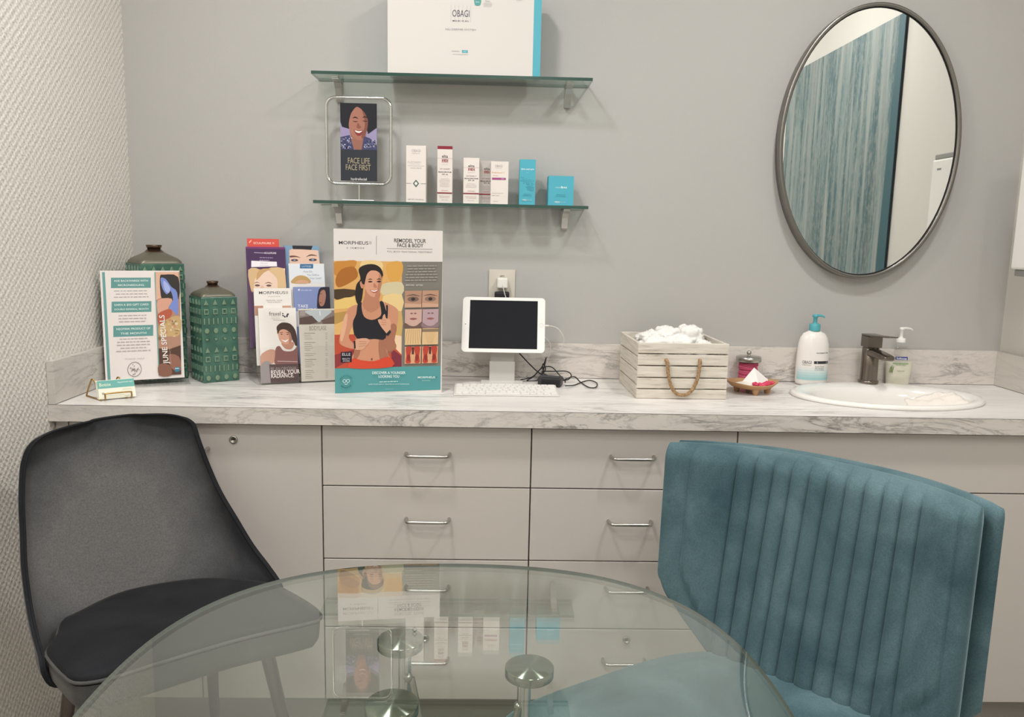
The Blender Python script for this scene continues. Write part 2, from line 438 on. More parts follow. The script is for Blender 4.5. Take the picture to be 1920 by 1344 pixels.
# ------------------------------------------------------------------ countertop with sink cut-out
SKC = (2.131, -.243); SKA = (.257, .178)
def counter():
    root = thing('countertop', 'long white marble-look laminate countertop with grey veins along the wall', 'countertop', (0, 0, HC))
    tk = .0402; mb = MB(); x0, x1 = .0005, XR-.0005; ya, yb = -D, -.0005
    def quadtop(xa, xb, mt):
        mb.add([(xa, ya, 0), (xb, ya, 0), (xb, yb, 0), (xa, yb, 0)], [(0, 1, 2, 3)], mt)
    xa, xb = SKC[0]-.30, SKC[0]+.30
    quadtop(x0, xa, M_mtop); quadtop(xb, x1, M_mtop)
    n = 64; inner = []; outer = []
    for k in range(n):
        a = 2*math.pi*k/n; cx, cy = math.cos(a), math.sin(a)
        inner.append((SKC[0]+(SKA[0]-.02)*cx, SKC[1]+(SKA[1]-.02)*cy, 0))
        # the same ray on the rectangle
        tx = (xb-SKC[0])/abs(cx) if abs(cx) > 1e-9 else 1e9
        ty = ((yb-SKC[1]) if cy > 0 else (SKC[1]-ya))/abs(cy) if abs(cy) > 1e-9 else 1e9
        q = min(tx, ty); outer.append([SKC[0]+q*cx, SKC[1]+q*cy, 0])
    for X, Y in ((xa, ya), (xb, ya), (xa, yb), (xb, yb)):
        k = min(range(n), key=lambda i: (outer[i][0]-X)**2+(outer[i][1]-Y)**2); outer[k][0] = X; outer[k][1] = Y
    mb.grid([outer, inner], M_mtop, cu=True, smooth=False)
    mb.grid([inner, [(p[0], p[1], -tk) for p in inner]], M_mtop, cu=True, smooth=False)
    mb.grid([[(p[0], p[1], -tk) for p in outer], [(p[0], p[1], -tk) for p in inner]], M_mtop, cu=True, smooth=False)
    mb.add([(x0, ya, -tk), (xa, ya, -tk), (xa, yb, -tk), (x0, yb, -tk)], [(3, 2, 1, 0)], M_mtop)
    mb.add([(xb, ya, -tk), (x1, ya, -tk), (x1, yb, -tk), (xb, yb, -tk)], [(3, 2, 1, 0)], M_mtop)
    mb.build('worktop', root, recalc=False)
    mb = MB(); mb.box((x0, ya-.0012, -tk), (x1, ya, -.0008), M_mfront)
    mb.box((x0, ya-.0009, -.0008), (x1, ya, .0), M_gap)          # the dark laminate joint along the edge
    mb.build('front_edge', root)
    s = .1034
    mb = MB(); mb.box((.018, -.02, .0003), (XR-.0195, -.0008, s), M_mfront)
    mb.box((.018, -.0205, .0), (XR-.0195, -.0008, .0012), M_gap); mb.build('back_splash', root, bevel=.0012)
    for x_a, x_b in ((.0008, .018), (XR-.0195, XR-.0008)):
        mb = MB(); mb.box((x_a, ya+.001, .0003), (x_b, -.0008, s), M_mside)
        mb.box((x_a-.0 if x_a < 1 else x_a-.0006, ya+.0015, .0), (x_b+.0006 if x_a < 1 else x_b, -.0008, .0012), M_gap)
        mb.build('side_splash', root, bevel=.0012)
counter()

# ------------------------------------------------------------------ cabinets
def handle(parent, c, vertical=False, ln=.104):
    mb = MB(); r = .0042; pr = .030; q = ln/2; pts = []
    seq = [(-q, 0), (-q, pr*.45), (-q+.004, pr*.8), (-q+.014, pr), (q-.014, pr), (q-.004, pr*.8), (q, pr*.45), (q, 0)]
    seq = cr_spline(seq, 4, closed=False)
    pts = [((0, -d, a) if vertical else (a, -d, 0)) for a, d in seq]
    mb.tube([Vector(c)+Vector(p) for p in pts], r, 10, M_steel)
    return mb.build('handle', parent)
def lock(parent, c):
    mb = MB(); ax = Matrix.Translation(c) @ Matrix.Rotation(R(90), 4, 'X')
    mb.lathe([(.0102, 0), (.0102, .003), (.0092, .0042), (.0055, .0042), (.0055, .0026), (.0001, .0026)], n=24, material=M_steel, ax=ax)
    o = Vector(c); mb.box(o+Vector((-.0035, -.0034, -.0008)), o+Vector((.0035, -.0027, .0008)), M_black)
    return mb.build('lock', parent)
def cabinet(name, label, x0, x1, group='base cabinets under the counter'):
    t = thing(name, label, 'cabinet', (x0, YC, 0), 0, group); W = x1-x0
    mb = MB(); zt = HC-.0402-.004
    dk = -YC-.004
    mb.box((.001, .020, .10), (W-.001, .024, zt), M_gap)
    mb.box((.0005, .0212, .10), (.016, dk, zt), M_cab); mb.box((W-.016, .0212, .10), (W-.0005, dk, zt), M_cab)
    mb.box((.016, .03, .10), (W-.016, dk, .116), M_cab)
    mb.build('carcass', t)
    mb = MB(); mb.box((.0, .075, .0005), (W, .088, .0995), M_kick); mb.build('toe_kick', t)
    return t, W
def front(parent, name, x0, x1, z0, z1, g=.0016):
    mb = MB(); mb.box((x0+g, .0, z0+g), (x1-g, .019, z1-g), M_cab)
    return mb.build(name, parent, bevel=.0008, seg=1)
ZT = HC-.0402-.006
t, W = cabinet('door_cabinet', 'pale grey base cabinet at the left wall, hidden behind the charcoal chair', .002, .328)
d_ = front(t, 'door', .03, W, .10, ZT); mb = MB(); mb.box((.0, .0, .10), (.03-.001, .019, ZT), M_cab); mb.build('filler_strip', t)
t, W = cabinet('door_cabinet', 'pale grey one-door cabinet with key lock and upright pull, right of the charcoal chair', .328, .638)
d_ = front(t, 'door', .0, W, .10, ZT); handle(d_, (.036, 0, .7045), True); lock(d_, (.0975, 0, .7786))
ROWS = [(.6656, ZT), (.4777, .6656), (.2968, .4777), (.10, .2968)]
HZ = [.7505, .5845, .4085, .215]
for x0, x1, lab, lk in ((.638, 1.1492, 'pale grey four-drawer unit under the poster and tablet', .2535), (1.1492, 1.6576, 'pale grey four-drawer unit under the slatted crate, left of the teal chair', .2546)):
    t, W = cabinet('drawer_unit', lab, x0, x1)
    for k, (za, zb) in enumerate(ROWS):
        d_ = front(t, 'drawer', 0, W, za, zb); handle(d_, (W/2+(.003 if x0 < 1 else -.005), 0, HZ[k]), ln=.106)
        if k == 3: lock(d_, (lk, 0, .268))
t, W = cabinet('sink_cabinet', 'pale grey sink base cabinet with a long false front, behind the teal chair', 1.6576, XR-.001)
front(t, 'false_front', 0, W, .6668, ZT); front(t, 'door', 0, W/2, .10, .6668); front(t, 'door', W/2, W, .10, .6668)

# ------------------------------------------------------------------ sink, tap, soap
t = thing('sink', 'oval white drop-in ceramic sink in the marble counter', 'sink', (SKC[0], SKC[1], HC))
mb = MB(); n = 56; rows = []
def er(a, b, z, dy=0.): return [(a*math.cos(2*math.pi*k/n), dy+b*math.sin(2*math.pi*k/n), z) for k in range(n)]
A_, B_ = SKA
for a, b, z, dy in ((A_-.022, B_-.022, -.012, 0), (A_-.019, B_-.019, .0006, 0), (A_, B_, .0008, 0), (A_+.001, B_+.001, .006, 0), (A_-.005, B_-.005, .0115, 0), (A_-.016, B_-.014, .0125, -.002),
                    (A_-.040, B_-.046, .010, -.026), (A_-.048, B_-.054, .004, -.026), (A_-.056, B_-.062, -.02, -.026), (A_-.075, B_-.076, -.07, -.024), (A_-.12, B_-.11, -.115, -.02), (.05, .035, -.135, -.015), (.022, .022, -.138, -.012)):
    rows.append(er(a, b, z, dy))
mb.grid(rows, M_porc, cu=True); mb.build('basin', t)
mb = MB(); mb.lathe([(.024, -.1385), (.024, -.1335), (.016, -.1335), (.014, -.1375), (.0001, -.1375)], c=(0, -.012, 0), n=28, material=M_chrome); mb.build('drain', t)

FX, FY = 2.157, -.082
t = thing('faucet', 'single-lever gunmetal faucet on the back rim of the oval sink', 'faucet', (FX, FY, HC+.0125))
mb = MB(); mb.lathe([(.0275, 0), (.0285, .003), (.0285, .007), (.0255, .009), (.0245, .0095)], n=32, material=M_gun); mb.build('base_ring', t)
mb = MB(); mb.lathe([(.0245, .0092), (.0238, .05), (.0236, .104), (.0215, .1055)], n=36, material=M_gun); mb.build('body', t)
def rbox_section(y, z, wx, wz, n=20, p=3.5, dx=0):
    out = []
    for k in range(n):
        a = 2*math.pi*k/n; c, s_ = math.cos(a), math.sin(a)
        out.append((dx+wx*math.copysign(abs(c)**(2/p), c), y, z+wz*math.copysign(abs(s_)**(2/p), s_)))
    return out
mb = MB(); secs = [rbox_section(y, z, wx, wz) for y, z, wx, wz in ((.0, .090, .0185, .012), (-.03, .092, .018, .0115), (-.07, .0905, .0175, .010), (-.10, .089, .017, .009), (-.112, .088, .016, .0075), (-.116, .088, .012, .004))]
mb.grid(secs, M_gun, cu=True); mb.cap(secs[0], M_gun); mb.cap(secs[-1], M_gun); mb.build('spout', t)
mb = MB(); mb.box((-.021, -.024, .1062), (.021, .022, .138), M_gun)
secs = [rbox_section(y, z, wx, wz, p=5) for y, z, wx, wz in ((.021, .1405, .0215, .003), (-.03, .1415, .0205, .003), (-.08, .1455, .018, .0026), (-.125, .149, .014, .002), (-.13, .1495, .012, .001))]
mb.grid(secs, M_gun, cu=True); mb.cap(secs[0], M_gun); mb.cap(secs[-1], M_gun)
mb.build('lever', t, bevel=.0015)

def pump(t, z0, rc, hc, hcol, col, head, ang, mat_cap=None):
    mc = mat(col, .35); mb = MB()
    mb.lathe([(rc, z0), (rc, z0+hc*.9), (rc*.92, z0+hc), (rc*.45, z0+hc+.001), (rc*.42, z0+hc+.004)], n=28, material=mat_cap or mc); mb.build('collar', t)
    mb = MB(); zc = z0+hc+.003
    mb.lathe([(rc*.36, zc), (rc*.36, zc+hcol), (rc*.55, zc+hcol+.002), (rc*.55, zc+hcol+.007), (rc*.4, zc+hcol+.009)], n=20, material=mc)
    a = R(ang); z = zc+hcol+.0055; c, s_ = math.cos(a), math.sin(a)
    mb.tube([(0, 0, z), (head*.4*c, head*.4*s_, z+.001), (head*.85*c, head*.85*s_, z-.001), (head*c, head*s_, z-.005)], [.0055, .0048, .0038, .003], 10, mc, flat=.75)
    mb.build('pump_head', t)
def cyl_fn(rx, ry, phi0=-90., rad=lambda v: 1.):
    """artwork wrapped on an oval bottle: u along the girth, v up"""
    def fn(u, v, d):
        k = rad(v); a = R(phi0)+u/((rx+ry)/2*1.05); return Vector(((rx*k+d)*math.cos(a), (ry*k+d)*math.sin(a), v))
    return fn

p = at(1520, 700, y=-.052)
t = thing('pump_bottle', 'large white pump bottle with a turquoise pump left of the faucet', 'bottle', (p.x, -.056, HC+.0005))
prof = [(.30, 0), (.93, .0015), (1.0, .008), (1.02, .05), (1.0, .09), (.96, .12), (.86, .139), (.68, .152), (.42, .158), (.36, .160)]
mb = MB(); mb.lathe([(r*.0465, z) for r, z in prof], n=48, material=mat('#efeae5', .3), ey=.64)
def brad(v):
    for i in range(1, len(prof)-1):
        if prof[i][1] <= v <= prof[i+1][1]:
            a, b = prof[i], prof[i+1]; return a[0]+(b[0]-a[0])*(v-a[1])/(b[1]-a[1])
    return 1.
A = Art(mb, cyl_fn(.0465, .0298, -92, brad), .0004)
for k, cc in enumerate(('#a3cdd0', '#b3d3d5', '#c3d9da', '#d3dfdf', '#e0e4e3')): A.d = .0004; A.rect(-.052, .017+k*.0075, .052, .0245+k*.0075, cc, 24)
A.rect(-.004, .0655, .042, .0735, '#3b3d42', 14); A.rect(.030, .0655, .042, .0735, '#6d7076', 5)
A.text('OBAGI', -.022, .0695, .024, .009, '#53565c'); A.text('MEDICAL', -.022, .061, .022, .0028, '#75787c')
A.text('NU-DERM SYSTEM', .019, .0975, .036, .0032, '#43464b', .02); A.text('2', .004, .0695, .003, .005, '#e8e4e0')
A.text('Gentle Cleanser', .012, .058, .026, .0034, '#5a5d62'); A.text('Gel nettoyant', .011, .053, .024, .003, '#5a5d62'); A.text('6.7 FL OZ (200 mL)', .012, .048, .026, .003, '#5a5d62')
mb.build('bottle_body', t)
pump(t, .160, .0158, .020, .016, '#55aab4', .026, -12)

p = at(1685, 700, y=-.05)
t = thing('soap_dispenser', 'clear hand soap bottle of pale cream soap with a white pump, right of the faucet', 'bottle', (p.x, -.0455, HC+.0005))
sp = [(.25, 0), (.80, .001), (.86, .006), (.94, .04), (1.0, .07), (.98, .085), (.85, .102), (.6, .116), (.42, .122), (.38, .130)]
def soap_mat():
    m, nt, b = newmat('pale_soap_liquid'); tc = nt.nodes.new('ShaderNodeTexCoord'); sp_ = nt.nodes.new('ShaderNodeSeparateXYZ'); L(nt, tc.outputs['Object'], sp_.inputs[0])
    nz = noise_n(nt, coords(nt, scale=(30, 30, 60)), 1, 3)
    c = ramp(nt, [(.35, '#e6e2cc'), (.7, '#f0eddf')], nz.outputs[0]); L(nt, c.outputs[0], b.inputs['Base Color']); inp(b, Roughness=.2); return m
mb = MB(); mb.lathe([(r*.039, z) for r, z in sp if z < .08], n=40, material=soap_mat(), ey=.6); mb.build('soap_fill', t)
mb = MB(); mb.lathe([(r*.0405, z) for r, z in sp], n=40, material=M_acryl, ey=.62)
def srad(v):
    for i in range(1, len(sp)-1):
        if sp[i][1] <= v <= sp[i+1][1]:
            a, b = sp[i], sp[i+1]; return a[0]+(b[0]-a[0])*(v-a[1])/(b[1]-a[1])
    return 1.
A = Art(mb, cyl_fn(.0405, .0251, -96, srad), .0006)
A.rect(-.017, .0795, .015, .0885, '#2b3a86', 10); A.text('Softsoap', -.001, .084, .026, .0058, '#f2f2f2', .03)
A.rect(-.022, .0665, .018, .0692, '#86ad78', 8); A.text('SOOTHING CLEAN', -.001, .0745, .034, .0028, '#8a9aa0'); A.text('ALOE VERA', -.001, .0635, .026, .003, '#89a77c')
A.text('HAND SOAP', 0, .046, .018, .003, '#6b6f77')
for a, b, c_ in ((-.026, .05, '#7d8c58'), (-.022, .048, '#92a06b'), (-.03, .047, '#a3ae7f')): A.poly([(a-.002, .04), (a+.001, .04), (b*0+a+.004, b+.014), (a, b+.006)], c_)
mb.build('bottle_body', t)
pump(t, .1295, .0125, .012, .020, '#efece8', .034, 8)
def crumple(name, parent, cx, cy, cz, rx, ry, rz, material, seed, n=44, m=26, amp=.28, sq=1.0):
    mb = MB(); rows = []; rnd = random.Random(seed); off = Vector((rnd.random()*50, rnd.random()*50, rnd.random()*50))
    for i in range(m+1):
        th = math.pi*i/m; row = []
        for j in range(n):
            ph = 2*math.pi*j/n; d = Vector((math.sin(th)*math.cos(ph), math.sin(th)*math.sin(ph), math.cos(th)))
            f = 1 + amp*noise.noise(d*2.1+off) + amp*.55*(1-2*abs(noise.noise(d*4.2+off*2))) - amp*.2 + amp*.22*noise.noise(d*9+off)
            row.append((cx+rx*d.x*f, cy+ry*d.y*f, cz+rz*max(d.z*f, -sq)))
        rows.append(row)
    mb.grid(rows, material, cu=True)
    return mb.build(name, parent)
M_cloth = mat('#f2efeb', .9, name='white_cotton', Sheen_Weight=.3)
M_tissue = mat('#eee6de', .85, name='thin_tissue')
# crumpled tissue draped over the right rim of the sink bowl
mb = MB(); rows = []
for i in range(17):
    row = []
    for j in range(21):
        u, v = j/20-.5, i/16-.5
        x, y = u*.135, v*.085; rr = math.hypot((x+.118)/(A_-.045), (y+.050)/(B_-.05))
        zb = .0150 if rr > 1 else .0150-.06*min(1, (1-rr)*1.6)
        z = zb + .008*noise.noise(Vector((u*6, v*5, 3.1))) + .004*abs(noise.noise(Vector((u*14, v*12, 1.7)))) + .016*math.exp(-((u+.15)**2+(v)**2)*9)
        row.append((x+.006*noise.noise(Vector((v*7, 1, 0))), y+.006*noise.noise(Vector((u*7, 2, 0))), z))
    rows.append(row)
mb.grid(rows, M_tissue); o = mb.build('tissue', None); o.location = (2.252, -.285, HC); tag(o, 'crumpled cream tissue lying over the right side of the sink bowl', 'tissue')
m_ = o.modifiers.new('s', 'SOLIDIFY'); m_.thickness = .0008

# ------------------------------------------------------------------ oval mirror
MZ, MX = 1.564, 2.125
t = thing('oval_mirror', 'tall oval wall mirror with a thin brushed nickel frame over the sink', 'mirror', (MX, 0, MZ))
ax_, az_ = .263, .386; n = 96; rows = []
M_nick = mat('#8f8b86', .3, 1., 'brushed_nickel')
for a, b, y in ((-.02, -.02, -.001), (0, 0, -.001), (0, 0, -.0375), (-.002, -.002, -.0385), (-.009, -.009, -.0385), (-.010, -.010, -.0375), (-.010, -.010, -.030)):
    rows.append([((ax_+a)*math.cos(2*math.pi*k/n), y, (az_+b)*math.sin(2*math.pi*k/n)) for k in range(n)])
mb = MB(); mb.grid(rows, M_nick, cu=True); mb.build('frame', t, recalc=True)
mb = MB(); rows = [[((ax_+a)*math.cos(2*math.pi*k/n), y, (az_+a)*math.sin(2*math.pi*k/n)) for k in range(n)] for a, y in ((-.0102, -.0300), (-.0135, -.0300), (-.0135, -.0285))]
mb.grid(rows, M_black, cu=True, smooth=False); mb.build('dark_gap', t)
mb = MB(); mb.cap([((ax_-.0115)*math.cos(2*math.pi*k/n), -.0296, (az_-.0115)*math.sin(2*math.pi*k/n)) for k in range(n)], mat('#f2f4f2', .0, 1., 'silvered_glass'))
mb.build('mirror_glass', t)

# painting on the right wall, seen in the mirror
def paint_mat():
    m, nt, b = newmat('teal_streaked_paint'); v = coords(nt, scale=(1, 1, .06)); v2 = coords(nt, scale=(1, 1, .4))
    n1 = noise_n(nt, v, 13, 5, .6, .2); n2 = noise_n(nt, v2, 70, 5, .7); n3 = noise_n(nt, coords(nt, scale=(1, 1, .04)), 34, 4, .6)
    c = ramp(nt, [(.34, '#25464d'), (.47, '#385e64'), (.52, '#7b8f8d'), (.58, '#8d9490'), (.70, '#9f9f99')], n1.outputs[0])
    c2 = ramp(nt, [(.38, '#2b4f56'), (.5, '#637b7d'), (.6, '#989c97')], n3.outputs[0])
    cc = mix(nt, .42, c.outputs[0], c2.outputs[0]); f = ramp(nt, [(.45, 0.), (.62, .55)], n2.outputs[0])
    cc = mix(nt, f.outputs[0], cc, lin('#90958f'))
    # solid teal band near the edge that faces the counter
    tc = nt.nodes.new('ShaderNodeTexCoord'); sp_ = nt.nodes.new('ShaderNodeSeparateXYZ'); L(nt, tc.outputs['Object'], sp_.inputs[0])
    e = ramp(nt, [(.0, 0.), (.45, 0.), (.5, 1.)], math_n(nt, 'ADD', math_n(nt, 'MULTIPLY', sp_.outputs[1], 5.0), math_n(nt, 'ADD', math_n(nt, 'MULTIPLY', math_n(nt, 'SUBTRACT', n1.outputs[0], .5), .5), -2.25)))
    cc = mix(nt, e.outputs[0], cc, lin('#28555e')); L(nt, cc, b.inputs['Base Color']); inp(b, Roughness=.5)
    bump(nt, b, n2.outputs[0], .3, .003); return m
t = thing('canvas_painting', 'teal and silver canvas of vertical streaks on the right wall, seen in the mirror', 'painting', (XR-.002, -1.42, 1.56))
mb = MB(); mb.box((-.0085, -.605, -.62), (-.0005, .605, .585), paint_mat()); mb.build('canvas', t)
e_ = mat('#23303a', .7)
for a_, b_ in ((.6052, .607), (-.607, -.6052)):
    mb = MB(); mb.box((-.008, a_, -.62), (-.0005, b_, .585), e_); mb.build('dark_canvas_side', t)

# dispenser on the right wall
t = thing('paper_towel_dispenser', 'white wall-mounted towel dispenser at the right edge, beside the mirror', 'dispenser', (XR, -.262, 1.219))
mb = MB(); mb.box((-.118, -.068, .0), (-.001, .075, .335), M_white); A = Art(mb, frame_fn((-.118, .075, 0), (0, -1, 0), (0, 0, 1), (-1, 0, 0)), .0004)
A.rect(.085, .30, .11, .306, '#8b8e92'); mb.build('cover', t, bevel=.006)
mb = MB(); mb.box((-.11, -.06, -.018), (-.001, .068, -.0003), mat('#8e8c88', .5)); mb.build('grey_outlet', t, bevel=.003)
mb = MB(); mb.box((-.112, -.066, .3355), (-.001, .073, .352), mat('#8e8c88', .5)); mb.build('grey_cap', t, bevel=.003)

# ------------------------------------------------------------------ glass shelves
def shelf(z, label, bx):
    x0, x1, dp, th = .5465, 1.3116, .1071, .0085
    t = thing('glass_shelf', label, 'shelf', (x0, 0, z), 0, 'glass wall shelves')
    mb = MB(); Wd = x1-x0
    mb.add([(0, -dp, 0), (Wd, -dp, 0), (Wd, -.001, 0), (0, -.001, 0), (0, -dp, -th), (Wd, -dp, -th), (Wd, -.001, -th), (0, -.001, -th)], [(0, 1, 2, 3), (7, 6, 5, 4)], M_sglass)
    mb.add([(0, -dp, 0), (Wd, -dp, 0), (Wd, -.001, 0), (0, -.001, 0), (0, -dp, -th), (Wd, -dp, -th), (Wd, -.001, -th), (0, -.001, -th)], [(4, 5, 1, 0), (5, 6, 2, 1), (6, 7, 3, 2), (7, 4, 0, 3)], M_gedge)
    mb.build('glass_pane', t, recalc=False)
    for b in bx:
        mb = MB(); secs = []
        for y, zz, h in ((-.001, -.062, .004), (-.012, -.063, .004), (-.022, -.058, .0045), (-.028, -.045, .005), (-.036, -.028, .005), (-.052, -.016, .0045), (-.075, -.0125, .0035), (-.082, -.0125, .003)):
            secs.append([(b-x0-.009, y, zz-h), (b-x0+.009, y, zz-h), (b-x0+.009, y+.001, zz+h), (b-x0-.009, y+.001, zz+h)])
        mb.grid(secs, M_silver, cu=True, smooth=False); mb.cap(secs[0], M_silver); mb.cap(secs[-1], M_silver)
        mb.box((b-x0-.009, -.003, -.066), (b-x0+.009, -.001, -.0088), M_silver)
        mb.box((b-x0-.009, -.084, -.0125), (b-x0+.009, -.001, -.0088), M_silver)
        mb.build('bracket', t, bevel=.0008, seg=1)
ZS1, ZS2 = 1.7123, 1.3682
shelf(ZS1, 'upper glass wall shelf with green edge carrying the big white box', (.606, 1.2525))
shelf(ZS2, 'lower glass wall shelf with green edge carrying the row of small cartons', (.602, 1.2535))

def carton(name, label, x0, x1, yf, dp, z0, h, col, art=None, side=None, rot=0., top=None, group=None):
    t = thing(name, label, 'box', ((x0+x1)/2, yf, z0+.0004), R(rot), group); W = x1-x0
    mb = MB(); c = ink(col); s_ = ink(side or col); q = W/2
    v = [(-q, 0, 0), (q, 0, 0), (q, dp, 0), (-q, dp, 0), (-q, 0, h), (q, 0, h), (q, dp, h), (-q, dp, h)]
    mb.add(v, [(0, 1, 5, 4), (2, 3, 7, 6)], c); mb.add(v, [(1, 2, 6, 5), (3, 0, 4, 7)], s_); mb.add(v, [(4, 5, 6, 7), (0, 3, 2, 1)], ink(top or col))
    if art: art(Art(mb, frame_fn((-q, 0, 0), (1, 0, 0), (0, 0, 1), (0, -1, 0)), .0002, .00003), W, h)
    mb.build('carton', t); return t
def big(A, W, h):
    cx = W*.5; A.text('OBAGI', cx, h-.062, .046, .017, '#3c3d55')
    for k in range(6): A.line(cx-.0265+k*.0106, h-.0405, cx-.0265+k*.0106, h-.084, .0004, '#9a9ba6')
    A.text('M E D I C A L', cx, h-.0815, .044, .0036, '#2f3036', .03)
    A.text('NU-DERM® SYSTEM', cx, h-.1035, .082, .005, '#9b9a9c')
    A.text('NORMAL', cx-.013, h-.160, .022, .0035, '#a7a6a8'); A.rect(cx+.004, h-.1635, cx+.020, h-.1565, '#57aab6'); A.text('OILY', cx+.012, h-.160, .009, .003, '#d9e8ea')
    A.text('SKIN TRANSFORMATION', cx, h-.168, .04, .0025, '#aaa9aa')
    A.poly([(cx+.0365, h-.024), (cx+.053, h-.024), (cx+.053, h-.036), (cx+.049, h-.041), (cx+.040, h-.041), (cx+.0365, h-.037)], '#5fa39f', 3); A.text('PHYS', cx+.0447, h-.032, .01, .003, '#d8eae8')
    A.text('Physician', cx+.072, h-.0285, .013, .003, '#8a8c8c'); A.lines(cx+.072, h-.0335, .028, 4, -.003, '#b0afae', .0007)
    A.text('OBAGI', W-.040, h-.024, .016, .003, '#b5b4b4')
t = carton('skincare_system_box', 'big white product box with a turquoise right edge on the upper shelf', .7527, 1.1465, -.1015, .085, ZS1, .2205, '#dcd7d3', big, '#5cb0c1')
mb = MB(); mb.box((-.19695, -.0, .2205), (.19695, .085, .2235), mat('#f0ece8', .5)); mb.build('lid_flap', t)
mb = MB(); mb.box((.1970, -.0002, .0), (.2175, .06, .2205), ink('#5cb0c1')); mb.build('turquoise_sleeve', t)

GS = 'small skincare cartons on the lower shelf'
def a1(A, W, h):
    A.text('OBAGI', W/2, h-.014, W*.44, .007, '#a7a2a2'); A.text('MEDICAL', W/2, h-.0215, W*.42, .0022, '#b0abab')
    A.text('ELASTIDERM', W*.42, h-.045, W*.66, .0042, '#c3bab8'); A.lines(W*.45, h-.050, W*.7, 1, -.003, '#aaa5a4', .0006); A.rect(W*.08, h-.0555, W*.92, h-.0548, '#aaa5a4')
    A.text('FACIAL SERUM', W*.5, h-.061, W*.55, .0025, '#9e9997')
    A.rect(0, h-.1035, W*.26, h-.1027, '#5b5556'); A.rect(W*.74, h-.1035, W, h-.1027, '#5b5556')
    cx, cy = W/2, h-.103
    A.poly([(cx-.0085, cy), (cx, cy+.0105), (cx+.0085, cy), (cx, cy-.0105)], '#4a6560'); A.poly([(cx-.0048, cy), (cx, cy+.0058), (cx+.0048, cy), (cx, cy-.0058)], '#efeae5')
    A.text('NET WT. 1 OZ (30 mL)', W/2, .008, W*.8, .0028, '#6f6967')
carton('skincare_carton', 'tall white carton with a diamond emblem, first on the lower shelf', .8017, .8565, -.088, .05, ZS2, .1548, '#e9e1dc', a1, group=GS)
def elta(A, W, h, cx=None, band=True, k=1.):
    cx = cx or W/2; A.text('elta', cx, h-.0275*k, W*.40, .008*k, '#4e4547', .03)
    for q in range(5): A.rect(cx-W*.2+q*W*.095, h-.045*k, cx-W*.2+q*W*.095+W*.035, h-.0345*k, '#a8595f')
    A.text('MD', cx, h-.0395*k, W*.34, .0065*k, '#8d3f47'); A.rect(0, h-.0334*k, W, h-.0328*k, '#c99a9c')
    A.lines(cx, h-.050*k, W*.6, 1, -.003, '#b5abab', .0006)
    A.text('UV CLEAR' if band else 'UV DAILY', cx, h-.062*k, W*.66, .0032, '#7b4549'); A.text('BROAD-SPECTRUM', cx, h-.0705*k, W*.86, .003, '#47393b', .03); A.text('SPF 46' if band else 'SPF 40', cx, h-.077*k, W*.4, .0034, '#5b3a3e')
    A.lines(cx, h-.089*k, W*.72, 3 if k < 1 else 6, -.0042, '#b5a5a5', .0008, 4)
    A.rect(0, .0262, W, .0292, '#8f2f3d'); A.lines(cx, .0345, W*.6, 1, -.004, '#bf6b70', .001)
    A.lines(cx, .0195, W*.8, 2, -.004, '#b58f90', .0008, 6); A.text('NET 1.7 OZ', cx, .0085, W*.4, .0022, '#a58c8c')
def a2(A, W, h): A.rect(0, h-.0085, W, h, '#8f3040'); elta(A, W, h)
carton('skincare_carton', 'tall white carton with a wine-red band across its top, second on the lower shelf', .8884, .9300, -.088, .042, ZS2, .1553, '#e7dfd9', a2, top='#8f3040', group=GS)
carton('skincare_carton', 'mid-height white carton with red base stripe, standing left of a greyer twin', .9612, 1.0048, -.088, .04, ZS2, .1252, '#e9e2dc', lambda A, W, h: elta(A, W, h, band=False, k=.8), group=GS)
carton('skincare_carton', 'greyish carton with red base stripe, half hidden behind the cream carton', 1.0040, 1.0440, -.064, .038, ZS2, .1205, '#c2bcb8', lambda A, W, h: elta(A, W, h, band=False, k=.8, cx=W*.55), group=GS)
def a5(A, W, h):
    A.text('OBAGI', W/2-.003, h-.0125, W*.42, .0065, '#9e9999'); A.text('MEDICAL', W/2-.003, h-.0185, W*.36, .002, '#b3aead')
    A.text('Professional-C', W*.42, h-.0305, W*.72, .0042, '#e0a56e'); A.text('Suncare', W*.27, h-.0385, W*.3, .0032, '#e39a8c')
    A.rect(W*.07, h-.0505, W*.86, h-.0445, '#a6578c'); A.text('30%', W*.68, h-.0475, W*.16, .003, '#e3c8da')
    A.text('SPF 50 BROAD SPECTRUM', W*.4, .030, W*.64, .002, '#a59d99'); A.text('NET WT.', W*.3, .0235, W*.44, .0024, '#8f8783'); A.lines(W*.3, .008, W*.35, 1, -.003, '#a9a29e', .0007)
carton('skincare_carton', 'cream carton with a purple stripe, in front of the greyish one', 1.0375, 1.0865, -.088, .022, ZS2, .1172, '#e9e1db', a5, group=GS)
def a6(A, W, h):
    A.text('bio-serum', W*.5, h-.0262, W*.78, .005, '#e9f4f6', .02); A.text('hydra', W*.5, h-.036, W*.16, .0022, '#9fd0da')
    rnd = random.Random(5)
    for r in range(7):
        for q in range(10):
            if (q > 3 or r < 4) and rnd.random() < .8: A.ell(W*(.1+.085*q), h-.049-r*.0046-(q*.001), .0016, .0008, '#3c8ea2', rot=20, n=8)
    A.lines(W*.5, .0295, W*.6, 2, -.004, '#3c8ea2', .0009); A.text('MEDI', W*.34, .013, W*.26, .0042, '#dff0f4', .03); A.text('SKIN', W*.64, .013, W*.28, .0042, '#9ccfdb')
carton('skincare_carton', 'upright turquoise carton on the lower shelf', 1.1178, 1.1625, -.088, .045, ZS2, .1245, '#57b0c4', a6, top='#8ccbd8', group=GS)
